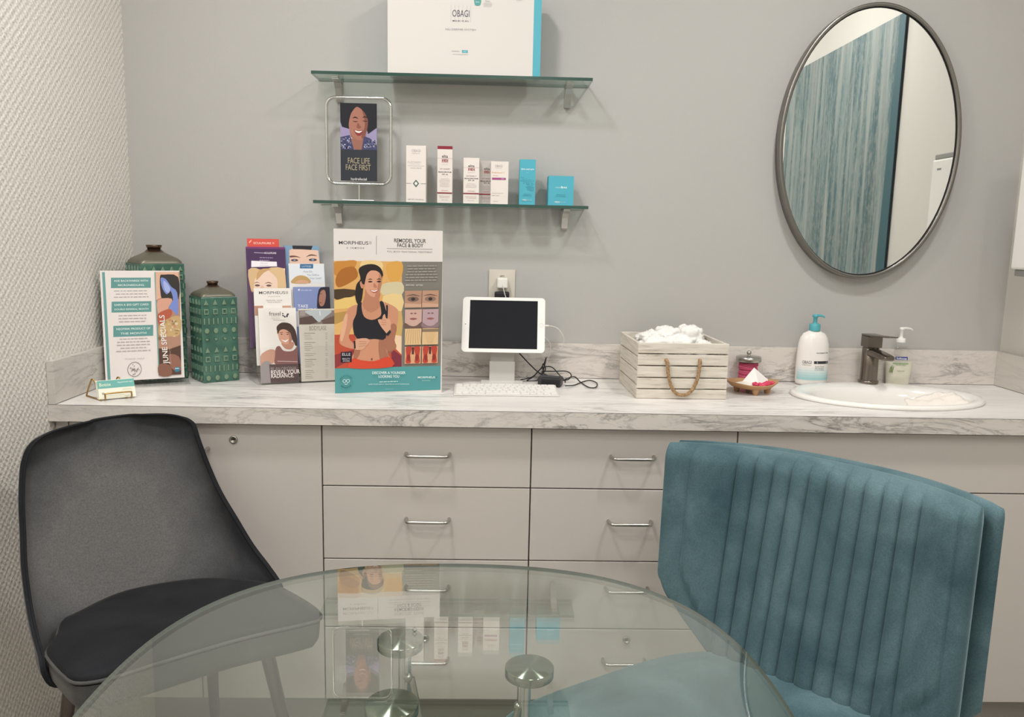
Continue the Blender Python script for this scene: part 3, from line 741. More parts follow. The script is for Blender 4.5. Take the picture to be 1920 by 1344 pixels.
def a7(A, W, h):
    A.text('neo', W*.38, h-.031, W*.2, .0052, '#bfe2ea'); A.text('firm', W*.61, h-.031, W*.24, .0062, '#eef7f8', .03)
    A.text('REVITALIZING NECK', W*.5, h-.052, W*.36, .0022, '#2f8294'); A.text('AND FACE CREAM', W*.5, h-.0565, W*.4, .0026, '#2f8294')
    A.text('MEDI', W*.36, .0095, W*.2, .0045, '#dff0f4', .03); A.text('SKIN', W*.58, .0095, W*.22, .0042, '#9ccfdb')
carton('skincare_carton', 'short wide turquoise carton, last on the lower shelf', 1.1995, 1.2705, -.088, .06, ZS2, .0815, '#56b0c4', a7, top='#8ccbd8', group=GS)

# ------------------------------------------------------------------ framed sign on the lower shelf
t = thing('framed_sign', 'dark portrait card in a rounded chrome stand, left end of the lower shelf', 'sign', (.669, -.075, ZS2+.0003))
mb = MB(); mb.box((-.045, -.022, 0), (.045, .02, .0035), M_silver); mb.build('base_plate', t, bevel=.002)
mb = MB(); mb.tube([(0, 0, .003), (0, 0, .047)], .0028, 10, M_silver); mb.build('stem', t)
mb = MB(); W2, z0, z1, rr = .089, .048, .281, .026; pts = []
for cx, cz, a0 in ((W2-rr, z1-rr, 0), (-W2+rr, z1-rr, 90), (-W2+rr, z0+rr, 180), (W2-rr, z0+rr, 270)):
    for k in range(9): a = R(a0+k*11.25); pts.append((cx+rr*math.cos(a), 0, cz+rr*math.sin(a)))
mb.tube(pts, .0042, 10, M_chrome, closed=True); mb.build('frame', t)
mb = MB(); o2 = [(p[0]*.955, -.0012, (p[2]-.1645)*.965+.1645) for p in pts]
mb.cap(o2, M_acryl); mb.build('acrylic_panel', t, recalc=False)
mb = MB(); mb.box((-.0505, -.0022, .0560), (.0505, -.0014, .2660), ink('#393d45'))
A = Art(mb, frame_fn((-.0505, -.0022, .0560), (1, 0, 0), (0, 0, 1), (0, -1, 0)), .0001, .00002).crop((312, 155), (748, 185), (305, 1080), .101, .210)
A.poly([(312, 155), (748, 185), (742, 735), (308, 705)], '#9d93b8'); A.poly([(312, 155), (748, 185), (746, 470), (640, 540), (600, 400), (420, 470), (330, 440), (312, 380)], '#23252c')
A.poly([(420, 480), (620, 520), (590, 730), (450, 710)], '#9a6a5c')
A.poly([(308, 560), (420, 540), (470, 720), (308, 705)], '#45486c', 0); A.poly([(590, 560), (660, 590), (742, 660), (742, 735), (560, 722)], '#45486c')
rnd = random.Random(3)
for k in range(120):
    x = rnd.choice([rnd.uniform(315, 445), rnd.uniform(590, 735)]); y = rnd.uniform(570 if x < 450 else 610, 700); A.ell(x, y, rnd.uniform(4, 11), rnd.uniform(3, 7), rnd.choice(['#b9b6cd', '#d5d2e0', '#777a9c', '#2b2d48']), rot=rnd.uniform(0, 180), n=7); A.d -= .00002
A.poly([(440, 290), (480, 220), (560, 215), (610, 290), (640, 380), (625, 500), (580, 590), (520, 605), (460, 560), (415, 460), (415, 380)], '#a97463', 4)
A.poly([(560, 215), (610, 290), (640, 380), (625, 500), (580, 590), (560, 560), (600, 450), (590, 330)], '#835246', 4)
A.poly([(500, 215), (560, 240), (610, 300), (660, 400), (690, 300), (640, 200), (540, 180), (440, 200), (400, 330), (430, 300)], '#23252c', 4)
for x0 in (455, 570):
    A.poly([(x0, 345), (x0+35, 325), (x0+75, 355), (x0+35, 342)], '#3a2522', 3); A.poly([(x0, 375), (x0+35, 392), (x0+70, 385), (x0+35, 382)], '#2a1917', 3)
A.poly([(520, 400), (505, 455), (535, 470), (560, 455), (545, 440)], '#8b5a4d', 3)
A.poly([(475, 480), (525, 495), (580, 490), (560, 545), (520, 555), (490, 525)], '#8a3b3d', 3); A.poly([(483, 487), (528, 502), (572, 497), (540, 520), (500, 512)], '#f3efec', 3)
A.poly([(312, 706), (742, 736), (738, 1105), (305, 1080)], '#33373f')
A.text('FACE LIFE', 525, 852, 262, 66, '#b5a689', 0, rot=-.0); A.text('FACE FIRST', 517, 932, 298, 66, '#b5a689'); A.text('hydrafacial', 522, 1072, 190, 30, '#d7d5d2', .02)
mb.build('portrait_card', t)

# ------------------------------------------------------------------ outlet and plugs
t = thing('wall_outlet', 'beige double wall outlet above the tablet', 'outlet', (1.0755, 0, 1.1235))
mb = MB(); mb.box((-.0385, -.006, -.059), (.0385, -.0004, .059), mat('#d6cfc3', .4)); mb.box((-.017, -.0075, -.034), (.017, -.006, .034), mat('#d2cbc0', .4))
A = Art(mb, frame_fn((0, -.006, 0), (1, 0, 0), (0, 0, 1), (0, -1, 0)), .0003); A.text('GFCI', .0, .040, .013, .0042, '#4b4745', .04); mb.build('cover_plate', t, bevel=.003)
t = thing('usb_charger', 'small white USB power plug in the upper socket', 'charger', (1.0765, -.0078, 1.1435))
mb = MB(); mb.box((-.0155, -.027, -.014), (.0155, 0, .016), M_white); mb.build('plug_body', t, bevel=.004, seg=3)
t = thing('black_plug', 'black power plug in the lower socket, just above the tablet', 'plug', (1.0755, -.0078, 1.108))
mb = MB(); mb.box((-.0215, -.028, -.022), (.0215, 0, .011), M_black); mb.build('plug_body', t, bevel=.004, seg=3)

# ================================================================== ON THE COUNTER
# ---- square green ceramic bottles with pressed relief
def ceramic():
    m, nt, b = newmat('green_glaze'); v = coords(nt)
    n = noise_n(nt, v, 28, 4); c = ramp(nt, [(.3, '#385c50'), (.55, '#466f60'), (.8, '#64866f')], n.outputs[0])
    L(nt, c.outputs[0], b.inputs['Base Color']); inp(b, Roughness=.28); return m
M_green = ceramic(); M_relg = mat('#789077', .3, name='worn_glaze_relief'); M_bronze = mat('#6b5647', .26, .8, 'bronze_glaze')
M_shoul = mat('#6d6a5b', .35, .35, 'brown_green_glaze')
def vase(label, cx, cy, side, h, neck_h, rn, rot, rows, cols):
    t = thing('square_vase', label, 'vase', (cx, cy, HC+.0003), R(rot), 'square green relief vases'); q = side/2; k = side/.093
    mb = MB(); mb.box((-q, -q, 0), (q, q, h), M_green)
    for f in range(4):
        T = Matrix.Rotation(R(90*f), 4, 'Z')
        def P(u, v, d): return T @ Vector((u, -q-d, v))
        rh = h/rows
        for r in range(rows):
            typ = r % 5; zc = h-(r+.5)*rh
            if typ == 4: zc += rh*.1
            nn = cols*2 if typ == 2 else cols
            for c in range(nn):
                u = -q + (c+.5)*side/nn
                wv, hv = side/nn*.30, rh*.33
                if typ == 0: o = [(u, zc+hv), (u-wv, zc-hv), (u+wv, zc-hv)]
                elif typ == 1: o = [(u-wv, zc+hv), (u-wv, zc-hv), (u+wv, zc-hv), (u+wv, zc+hv)]
                elif typ == 2: o = [(u-wv*.6, zc+hv*1.1), (u-wv*.6, zc-hv*1.1), (u+wv*.6, zc-hv*1.1), (u+wv*.6, zc+hv*1.1)]
                elif typ == 3: o = [(u+wv*math.cos(a), zc+hv*math.sin(a)) for a in [2*math.pi*j/10 for j in range(10)]]
                else: o = [(u-wv, zc+hv*.5), (u-wv*.2, zc-hv*.6), (u+wv, zc+hv*.1)]
                cu, cv = sum(p[0] for p in o)/len(o), sum(p[1] for p in o)/len(o); d1 = .0028*k
                base = [P(a, b, -.0004) for a, b in o]; mid = [P(cu+(a-cu)*.86, cv+(b-cv)*.86, d1*.8) for a, b in o]
                inn = [P(cu+(a-cu)*.5, cv+(b-cv)*.5, d1) for a, b in o]
                mb.grid([base, mid], M_green, cu=True, smooth=False); mb.grid([mid, inn], M_relg, cu=True, smooth=False)
                if typ in (1, ): 
                    low = [P(cu+(a-cu)*.4, cv+(b-cv)*.4, d1*.3) for a, b in o]; mb.grid([inn, low], M_green, cu=True, smooth=False); mb.cap(low, M_green)
                else: mb.cap(inn, M_relg)
    mb.build('body', t, bevel=.0025)
    mb = MB(); rr = []
    def sq(s_, z, p): return [(s_*math.copysign(abs(math.cos(a))**(2/p), math.cos(a)), s_*math.copysign(abs(math.sin(a))**(2/p), math.sin(a)), z) for a in [2*math.pi*(j+.5)/40 for j in range(40)]]
    zt = h+neck_h
    for s_, z, p in ((q*.985, h+.0005, 12), (q*.965, h+.005*k, 10), (q*.86, h+.011*k, 7), (q*.62, h+.018*k, 3.6), (rn*1.25, h+.0235*k, 2.3), (rn*.8, h+.031*k, 2), (rn*.72, zt-.012*k, 2), (rn, zt-.003*k, 2), (rn, zt, 2), (rn*.8, zt-.001, 2), (rn*.6, zt-.02, 2)):
        rr.append(sq(s_, z, p))
    mb.grid(rr[:5], M_shoul, cu=True); mb.grid(rr[4:], M_bronze, cu=True); mb.cap(rr[-1], M_black); mb.build('shoulder_and_neck', t)
vase('taller square green ceramic vase with relief pattern, partly behind the June sign', .109, -.117, .118, .322, .050, .0205, 41, 13, 5)
vase('shorter square green ceramic vase with relief pattern, right of the taller one', .2706, -.130, .0985, .235, .041, .0155, 38, 9, 4)

# ---- June specials sign in an acrylic T-holder
def plane_thing(name, label, cat, bl, br, lean, W, group=None):
    """Empty at the lower left corner, local x along the base line, y into the room's back, z up"""
    a = math.atan2(br[1]-bl[1], br[0]-bl[0]); t = thing(name, label, cat, (bl[0], bl[1], HC+.0003), a, group)
    u = Vector((1, 0, 0)); v = Vector((0, math.sin(R(lean)), math.cos(R(lean)))); n = u.cross(v)
    return t, u, v, n
t, u, v, n = plane_thing('tabletop_sign', 'June specials price sheet in a clear acrylic stand in front of the taller vase', 'sign', (.030, -.270), (.213, -.184), 6, .2)
W, H = .194, .292; mb = MB()
o = Vector((0, 0, .014)); th = .0016
def sheet(mb, o, u, v, n, W, H, th, m_):
    p = [o, o+u*W, o+u*W+v*H, o+v*H]; q = [x-n*th for x in p]
    mb.add(p+q, [(0, 1, 2, 3), (7, 6, 5, 4), (0, 4, 5, 1), (1, 5, 6, 2), (2, 6, 7, 3), (3, 7, 4, 0)], m_)
sheet(mb, o, u, v, n, W, H, th, ink('#ebe3e0'))
A = Art(mb, frame_fn(o, u, v, n), .0001, .00003).crop((60, 305), (790, 305), (115, 1245), W, H)
A.poly([(80, 318), (105, 318), (160, 1245), (133, 1245)], '#6fa3a0')
TL_ = '#679b98'
for (x0, y0, x1, y1), (s1, s2) in (((160, 365, 522, 453), ('AGE BACKWARDS WITH', 'MICRONEEDLING')), ((166, 568, 528, 660), ('EARN A $50 GIFT CARD', 'DOUBLE REFERRAL MONTH')), ((182, 774, 546, 868), ('NEOFIRM: PRODUCT OF', 'THE MONTH'))):
    A.rect(x0, y0, x1, y1, TL_); cx = (x0+x1)/2; hh = y1-y0
    A.text(s1, cx, y0+hh*.30, 310, hh*.21, '#e6efed', .02); A.text(s2, cx, y0+hh*.72, 235 if len(s2) < 15 else 310, hh*.21 if len(s2) < 15 else hh*.17, '#e6efed', .02)
for k, (cx, y0, nn) in enumerate(((345, 478, 3), (355, 688, 3), (365, 888, 5))): A.lines(cx, y0, 320, nn, 26, '#b3aaa8', 6, seed=k+2)
A.text('THANK YOU!', 375, 1060, 180, 12, '#b3aaa8')
A.ring(375, 1152, 64, 4, '#756c69', 36); rnd = random.Random(9)
for k in range(26):
    a = rnd.uniform(0, 6.28); r_ = rnd.uniform(5, 46); A.line(375+r_*math.cos(a), 1152+r_*math.sin(a), 375+r_*math.cos(a)+rnd.uniform(-16, 16), 1152+r_*math.sin(a)+rnd.uniform(-16, 16), 5, '#8a807d')
    A.d -= .00002
A.poly([(562, 318), (790, 318), (812, 1215), (606, 1218)], '#b58a76'); A.poly([(556, 318), (566, 318), (608, 1218), (598, 1218)], '#6fa3a0')
A.poly([(566, 318), (780, 318), (782, 470), (572, 560)], '#e0b49a'); A.poly([(606, 360), (640, 340), (776, 360), (782, 555), (640, 552), (612, 500)], '#3b3735', 3)
A.poly([(612, 372), (660, 378), (712, 445), (770, 500), (778, 690), (735, 660), (690, 620), (730, 560), (705, 480), (672, 512), (630, 460)], '#7d8fd0', 3); A.poly([(640, 390), (700, 450), (690, 500), (650, 470)], '#a9b6e6', 3)
A.poly([(588, 560), (720, 550), (690, 620), (640, 690), (592, 680)], '#d9a48f', 3); A.poly([(590, 680), (700, 640), (720, 690), (640, 770), (596, 770)], '#b9604a', 3)
A.poly([(620, 760), (790, 700), (800, 860), (700, 880), (600, 860)], '#c9a877', 3)
for k in range(26): A.ell(rnd.uniform(605, 785), rnd.uniform(730, 900), rnd.uniform(8, 20), rnd.uniform(6, 15), rnd.choice(['#d8bb92', '#a98a5d', '#c98f78', '#8f6e4c', '#e0cbb0']), n=8)
A.poly([(598, 980), (700, 990), (806, 960), (812, 1215), (606, 1218)], '#5b4238'); A.poly([(690, 1040), (790, 1060), (805, 1180), (720, 1160)], '#96695a', 3); A.poly([(600, 1120), (700, 1130), (720, 1218), (606, 1218)], '#8a6152', 3)
A.rect(752, 1150, 795, 1192, '#3f7f9c'); A.rect(752, 1158, 790, 1166, '#c6dbe4')
A.text('JUNE SPECIALS', 645, 905, 500, 48, '#f4ede9', .025, rot=90+2); A.text('PRICES GOOD THROUGH THE MONTH OF JUNE', 703, 1010, 260, 8, '#cdb6aa', 0, rot=90+2)
mb.build('printed_sheet', t)
mb = MB(); mb.add([Vector((-.003, -.044, 0)), Vector((W+.012, -.044, 0)), Vector((W+.012, .028, 0)), Vector((-.003, .028, 0)), Vector((-.003, -.044, .003)), Vector((W+.012, -.044, .003)), Vector((W+.012, .028, .003)), Vector((-.003, .028, .003))],
   [(0, 3, 2, 1), (4, 5, 6, 7), (0, 1, 5, 4), (1, 2, 6, 5), (2, 3, 7, 6), (3, 0, 4, 7)], M_acryl)
mb.box((-.001, -.004, .003), (W+.002, -.0028, .0145), M_acryl); mb.box((-.001, .0022, .003), (W+.002, .0034, .0145), M_acryl)
mb.build('acrylic_holder', t, recalc=False)

# ---- business cards in a gold wire holder
ang = math.atan2(.0439, .0629)
t = thing('card_holder', 'gold wire card holder at the front left corner of the counter', 'card holder', (.096, -.443, HC+.0003), ang)
mb = MB(); r_ = .0019
def gw(pts): mb.tube(cr_spline(pts, 5, closed=False), r_, 8, M_gold)
Wc = .072
for xx in (-.012, Wc-.026):
    gw([(xx+.014, -.010, .002), (xx+.012, .0, .002), (xx-.004, .060, .002), (xx-.006, .067, .005), (xx+.001, .045, .040), (xx+.004, .040, .0465), (xx+.008, .036, .042), (xx+.018, .024, .010)])
gw([(.010, -.010, .002), (.010, -.014, .006), (.010, -.014, .014), (.014, -.014, .0175), (Wc-.008, -.014, .0175), (Wc-.003, -.014, .014), (Wc-.003, -.014, .006), (Wc-.003, -.010, .002)])
mb.build('wire_frame', t)
Mz = Matrix.Translation((.096, -.443, HC)) @ Matrix.Rotation(ang, 4, 'Z')
GC = 'business cards in the gold wire holder'
for k in range(4):
    loc = Mz @ Vector((-.004+.0008*k, .0058-.0035*k, .0025+.0002*k))
    c_ = thing('business_card', ['rearmost business card in the gold holder', 'business card third from the front in the gold holder', 'business card just behind the front one in the gold holder',
                                 'front business card with a teal top stripe in the gold holder'][k], 'business card', loc, ang, GC)
    u = Vector((1, 0, 0)); v = Vector((0, math.sin(R(27)), math.cos(R(27)))); n = u.cross(v)
    mb = MB(); sheet(mb, Vector((0, 0, 0)), u, v, n, .083, .047, .0016, ink('#eeeddb'))
    if k == 3:
        A = Art(mb, frame_fn((0, 0, 0), u, v, n), .0001, .00003); A.rect(0, .027, .083, .047, '#6fb0aa'); A.text('Botox', .017, .037, .026, .0085, '#dfe9c9', .02)
        A.text('Appointment card', .062, .0405, .034, .0035, '#dff0ea', .02); A.lines(.065, .0225, .026, 2, -.003, '#b8b8a8', .0007); A.text('Thank you', .067, .0045, .02, .002, '#a4a596'); A.ell(.010, .014, .003, .003, '#b9a7a0', n=10); A.lines(.035, .012, .045, 2, -.004, '#d3d2c2', .0008)
    mb.build('card', c_)

# ---- brochure rack
RO = (.421, -.2145); RA = R(21); SH = -.0085
def rk(x, d, z): c, s = math.cos(RA), math.sin(RA); return Vector((RO[0]+x*c-d*s, RO[1]+x*s+d*c, HC+z))
t = thing('brochure_rack', 'clear acrylic four-tier, two-column rack holding brochures between vase and poster', 'rack', rk(0, 0, .0003), RA)
LEAN = 12.; LV = Vector((0, math.sin(R(LEAN)), math.cos(R(LEAN)))); UX = Vector((1, 0, 0)); LN = UX.cross(LV)
TD, TZ, CW = .024, .046, .107
mb = MB(); Wr = CW*2+.008
sheet(mb, Vector((-.004+SH*2, .102, .002)), UX, LV, LN, Wr, .325, .0025, M_acryl)
for k in range(4):
    b0 = Vector((-.004+SH*k, .001+TD*k, .003+TZ*k)); sheet(mb, b0, UX, LV, LN, Wr, .085 if k else .10, .0020, M_acryl)
    mb.box((-.004+SH*k, .001+TD*k, .0015+TZ*k), (Wr-.004+SH*k, .001+TD*k+.022, .0035+TZ*k), M_acryl)
for x_ in (-.0055, CW, Wr-.0055):
    p = [(x_, .0, .0), (x_+SH*2, .105, .0), (x_+SH*3, .155, .26), (x_+SH*3, .135, .26), (x_+SH*2, .085, .20), (x_+SH*.7, .03, .10)]
    mb.add(p+[(a+.002, b, c) for a, b, c in p], [(0, 1, 2, 3, 4, 5), (11, 10, 9, 8, 7, 6)]+[(i, (i+1) % 6, (i+1) % 6+6, i+6) for i in range(6)], M_acryl)
mb.build('acrylic_tray', t, recalc=False)
GB = 'brochures in the clear rack'
BT = rk(0, 0, 0)
def brochure(col, tier, label, art, H=.213, W=.1005, dx=0., thick=.004, base='#e9e4df', dz=0., dd=0., clip=None):
    x = .002+CW*col+dx+SH*tier; d = .0045+TD*tier+dd; z = .0045+TZ*tier+dz
    o = rk(x, d, z); b = thing('brochure', label, 'brochure', o, RA, GB)
    mb = MB(); sheet(mb, Vector((0, 0, 0)), UX, LV, LN, W, H, thick, ink(base))
    art(Art(mb, frame_fn((0, 0, 0), UX, LV, LN), .0001, .00003), W, H); mb.build('printed_cover', b)
def b_fraxel(A, W, H):
    A.crop((245, 645), (525, 640), (262, 1265), W, H)
    A.text('fraxel', 368, 690, 85, 30, '#6c5a57', .015); A.lines(372, 718, 80, 2, 14, '#c0b6b2', 4, 3); A.lines(400, 745, 110, 1, 14, '#b0a6a2', 4, 3)
    for k in range(5): a = R(200-k*50); A.ell(445+19*math.cos(a), 697+19*math.sin(a), 6+k, 5+k*.6, '#463c44', rot=k*30, n=10)
    A.poly([(245, 1045), (330, 985), (385, 1020), (350, 1100), (248, 1130)], '#c99a86', 3)
    A.poly([(372, 975), (400, 960), (430, 1000), (500, 1000), (540, 950), (549, 1000), (556, 1120), (375, 1120), (365, 1040)], '#8b5f5c', 3)
    A.poly([(415, 930), (440, 980), (490, 985), (505, 930)], '#c08b76', 3)
    A.poly([(388, 850), (380, 800), (420, 765), (480, 775), (515, 820), (530, 880), (540, 950), (515, 955), (495, 870), (455, 820), (400, 830)], '#4a3834', 3)
    A.poly([(390, 850), (408, 815), (455, 815), (490, 850), (495, 905), (470, 940), (430, 942), (400, 910)], '#d3a08a', 4)
    A.poly([(455, 815), (490, 850), (495, 905), (470, 940), (472, 880)], '#b07f6c', 3)
    A.line(402, 850, 425, 846, 4, '#4a3834'); A.line(448, 846, 474, 852, 4, '#4a3834'); A.ell(416, 862, 7, 3.5, '#3a2a28'); A.ell(460, 864, 7, 3.5, '#3a2a28'); A.poly([(412, 905), (440, 915), (468, 902), (445, 928)], '#f4efec', 3)
    A.poly([(388, 860), (384, 830), (410, 790), (470, 795), (500, 850), (508, 930), (493, 900), (480, 850), (440, 822), (405, 828)], '#4a3834', 3)
    A.poly([(252, 1130), (300, 1080), (340, 1120), (330, 1265), (262, 1265)], '#9a9292', 3); A.poly([(320, 1110), (556, 1110), (566, 1262), (330, 1265)], '#5c4a4a')
    A.line(380, 1085, 530, 1092, 4, '#d9cfcf')
    A.text('BE AN ORIGINAL.', 432, 1147, 200, 26, '#a39796'); A.text('REVEAL YOUR', 440, 1175, 215, 30, '#f0e9e7', .035); A.text('RADIANCE.', 418, 1206, 170, 28, '#f0e9e7', .035)
def b_morph(A, W, H):
    A.crop((150, 480), (445, 475), (200, 1100), W, H)
    A.text('MORPHEUS', 296, 514, 205, 24, '#5b5350', .01); A.text('8', 413, 512, 22, 24, '#a49a96'); A.text('INMODE', 315, 545, 95, 9, '#b0a6a2'); A.text('REMODEL YOUR', 317, 577, 125, 11, '#978d89'); A.text('FACE & BODY', 317, 592, 105, 10, '#978d89')
    A.poly([(160, 622), (230, 620), (236, 700), (170, 700)], '#b58a74'); A.poly([(380, 620), (450, 618), (462, 700), (390, 700)], '#c29a84')
def b_blonde(A, W, H):
    A.crop((78, 140), (412, 135), (155, 925), W, H)
    A.poly([(78, 140), (412, 135), (418, 300), (105, 318)], '#4b3358'); A.poly([(78, 140), (412, 135), (412, 150), (80, 155)], '#7a3a70')
    A.line(150, 184, 240, 186, 5, '#b8a8c0'); A.text('SCULPSURE', 288, 184, 100, 15, '#e8e0ea', .03); A.lines(255, 222, 150, 1, 16, '#a892b2', 6); A.lines(240, 243, 110, 1, 16, '#a892b2', 6)
    A.poly([(130, 248), (345, 252), (350, 288), (132, 298)], '#eee8ee', 0); A.text('RELAX', 240, 265, 60, 12, '#b6b0bc'); A.lines(240, 282, 100, 1, 10, '#c6c0ca', 4)
    A.poly([(108, 320), (418, 302), (432, 480), (140, 480)], '#e9cdbb')
    A.poly([(108, 320), (200, 315), (165, 400), (160, 480), (140, 480)], '#d3b287', 3); A.poly([(270, 308), (400, 302), (430, 400), (432, 480), (370, 478), (350, 380)], '#d9b98f', 3); A.poly([(200, 318), (300, 308), (240, 340), (180, 400)], '#c79f6d', 3)
    A.poly([(160, 425), (185, 412), (215, 425), (190, 418)], '#8a6350', 3); A.poly([(250, 425), (285, 412), (318, 428), (285, 420)], '#8a6350', 3)
    A.ell(190, 440, 22, 8, '#6a564f'); A.ell(287, 440, 22, 8, '#6a564f'); A.poly([(225, 440), (215, 478), (250, 478), (240, 445)], '#ddb8a4', 3)
def b_orange(A, W, H):
    A.rect(0, 0, W, H, '#d9564a'); A.text('SCULPSURE', W*.47, H-.0125, W*.55, .0055, '#f6d9d2', .02); A.text('it', W*.82, H-.0115, W*.06, .0055, '#f6d9d2'); A.line(W*.06, H-.012, W*.13, H-.005, .003, '#f3b5a8')
def b_price(A, W, H):
    A.crop((545, 645), (823, 640), (590, 1250), W, H); A.poly([(545, 645), (823, 640), (858, 1246), (590, 1250)], '#d5cfc5')
    A.poly([(548, 655), (823, 655), (828, 770), (558, 775)], '#8a7d78'); A.poly([(600, 660), (800, 657), (750, 715), (705, 755), (640, 700)], '#b9c2c6', 3); A.poly([(558, 720), (650, 700), (700, 755), (640, 774), (558, 775)], '#5f4f4a', 0); A.poly([(720, 740), (828, 700), (828, 770), (740, 772)], '#6f5a53', 0); A.line(710, 660, 715, 700, 7, '#dfe3e4'); A.poly([(560, 660), (598, 660), (600, 700), (560, 705)], '#9f9792')
    A.text('BODYLASE', 700, 805, 130, 34, '#8f8a80')
    for k in range(25):
        y = 848+k*15.6
        if k in (4, 10, 13, 19): continue
        A.rect(596+k*.9, y-1.5, 596+k*.9+(85 if k in (0, 5, 11, 14) else 42+(k*37 % 30)), y+1.5, '#9a948a' if k not in (0, 5, 14) else '#6f6a62'); A.rect(758+k*.6, y-1.5, 775+k*.6, y+1.5, '#a9a399'); A.d -= .00005
def b_blue(A, W, H):
    A.crop((500, 450), (805, 448), (560, 1050), W, H); A.poly([(500, 450), (805, 448), (830, 640), (520, 640)], '#8391c0')
    A.poly([(715, 470), (750, 450), (805, 450), (826, 640), (720, 640), (705, 560)], '#2e2a36', 2); A.poly([(722, 520), (735, 480), (765, 475), (778, 520), (765, 590), (735, 600), (720, 560)], '#a97a6a', 3); A.line(727, 505, 742, 503, 4, '#2e2a36'); A.poly([(724, 568), (742, 572), (738, 580)], '#8a4340', 2)
    A.ell(548, 472, 8, 8, '#dfe4f2'); A.text('emsculpt neo', 610, 474, 90, 12, '#dfe4f2'); A.text('TAKE', 588, 600, 85, 26, '#eef0f6', .02); A.text('YOURSELF', 622, 630, 150, 26, '#eef0f6', .02); A.poly([(520, 640), (830, 640), (840, 760), (545, 760)], '#d9dbe6')
def b_lucid(A, W, H):
    A.crop((470, 292), (755, 293), (520, 955), W, H); A.poly([(470, 300), (755, 300), (768, 450), (490, 450)], '#dfe3ea'); A.rect(562, 296, 668, 332, '#3f6f99'); A.text('LATISSE', 615, 315, 74, 15, '#bfd4e4')
    A.text('How Do', 628, 357, 70, 16, '#7b8490'); A.text('You Define', 668, 384, 96, 16, '#7b8490'); A.text('Your Look?', 690, 410, 96, 16, '#7b8490')
    A.poly([(500, 450), (515, 410), (560, 388), (620, 400), (650, 450)], '#c3a06a', 3); A.poly([(530, 450), (560, 425), (620, 430), (630, 450)], '#d9a98a', 3)
def b_eyes(A, W, H):
    A.crop((425, 152), (700, 152), (480, 835), W, H); A.rect(430, 152, 700, 300, '#7fa0bd'); A.poly([(468, 190), (520, 165), (600, 182), (695, 190), (712, 300), (474, 300)], '#e7c3b0')
    A.poly([(490, 152), (650, 152), (640, 186), (560, 182), (495, 182)], '#2c2a31', 0); A.poly([(476, 236), (520, 236), (560, 252), (520, 246), (478, 250)], '#6a4a40', 3); A.poly([(600, 245), (640, 222), (690, 236), (640, 234)], '#6a4a40', 3)
    A.ell(512, 272, 28, 10, '#5a4a50'); A.ell(655, 268, 32, 11, '#4a3a42'); A.ell(655, 268, 12, 8, '#7d97ad'); A.ell(512, 272, 9, 7, '#7d97ad')
brochure(0, 0, 'front left brochure with a smiling dark-haired woman, reading REVEAL YOUR RADIANCE', b_fraxel, H=.207, thick=.012)
brochure(0, 1, 'cream leaflet with plain black lettering, second tier of the left column', b_morph, H=.214, thick=.006)
brochure(0, 2, 'purple-topped brochure with a blonde woman, third tier of the left column', b_blonde, H=.282, W=.1060, dx=-.006, thick=.008, base='#5a3f5f')
brochure(0, 3, 'orange-red leaflet peeking out at the very top of the rack', b_orange, H=.258, W=.086, dx=.008, thick=.004, base='#d9564a')
brochure(1, 0, 'beige price list headed with a room photograph, front of the right column', b_price, H=.203, thick=.004, base='#d5cfc5')
brochure(1, 1, 'blue-violet brochure reading TAKE YOURSELF, second tier of the right column', b_blue, H=.217, thick=.008, base='#8391c0')
brochure(1, 2, 'white brochure with a blue heading, third tier of the right column', b_lucid, H=.236, W=.099, thick=.005)
brochure(1, 3, 'brochure of a woman’s eyes on pale blue, rear of the right column', b_eyes, H=.240, W=.098, thick=.012, base='#7fa0bd')

# ---- large poster board
t, u, v, n = plane_thing('poster_board', 'large poster board of a woman jogger in a black top, standing on the counter', 'poster', (.640, -.308), (.917, -.2755), 1.5, .28)
W, H = .2785, .4262; mb = MB(); sheet(mb, Vector((0, 0, 0)), u, v, n, W, H, .005, ink('#ded7d3'))
A = Art(mb, frame_fn((0, 0, 0), u, v, n), .0001, .00003).crop((92, 72), (882, 92), (115, 1290), W, H)
A.text('MORPHEUS', 237, 176, 212, 24, '#4a4646', .02); A.text('8', 357, 177, 17, 22, '#a8a2a0'); A.ell(192, 213, 6, 6, '#b0aaa8'); A.text('I N M O D E', 264, 214, 98, 11, '#5a5655', .02); A.line(400, 126, 402, 262, 2.5, '#6a6564')
A.text('REMODEL YOUR', 645, 163, 232, 27, '#4c4a4b', .035); A.text('FACE & BODY', 647, 197, 190, 27, '#4c4a4b', .035); A.line(476, 219, 810, 227, 2.5, '#6a6564'); A.text('FULL BODY FRACTIONAL TREATMENT', 645, 245, 330, 12, '#8e8886')
A.poly([(95, 306), (588, 316), (600, 1102), (110, 1102)], '#d9a868'); A.poly([(588, 316), (885, 320), (893, 1104), (600, 1102)], '#7d7971'); A.poly([(110, 1102), (893, 1104), (895, 1288), (115, 1290)], '#55989a')
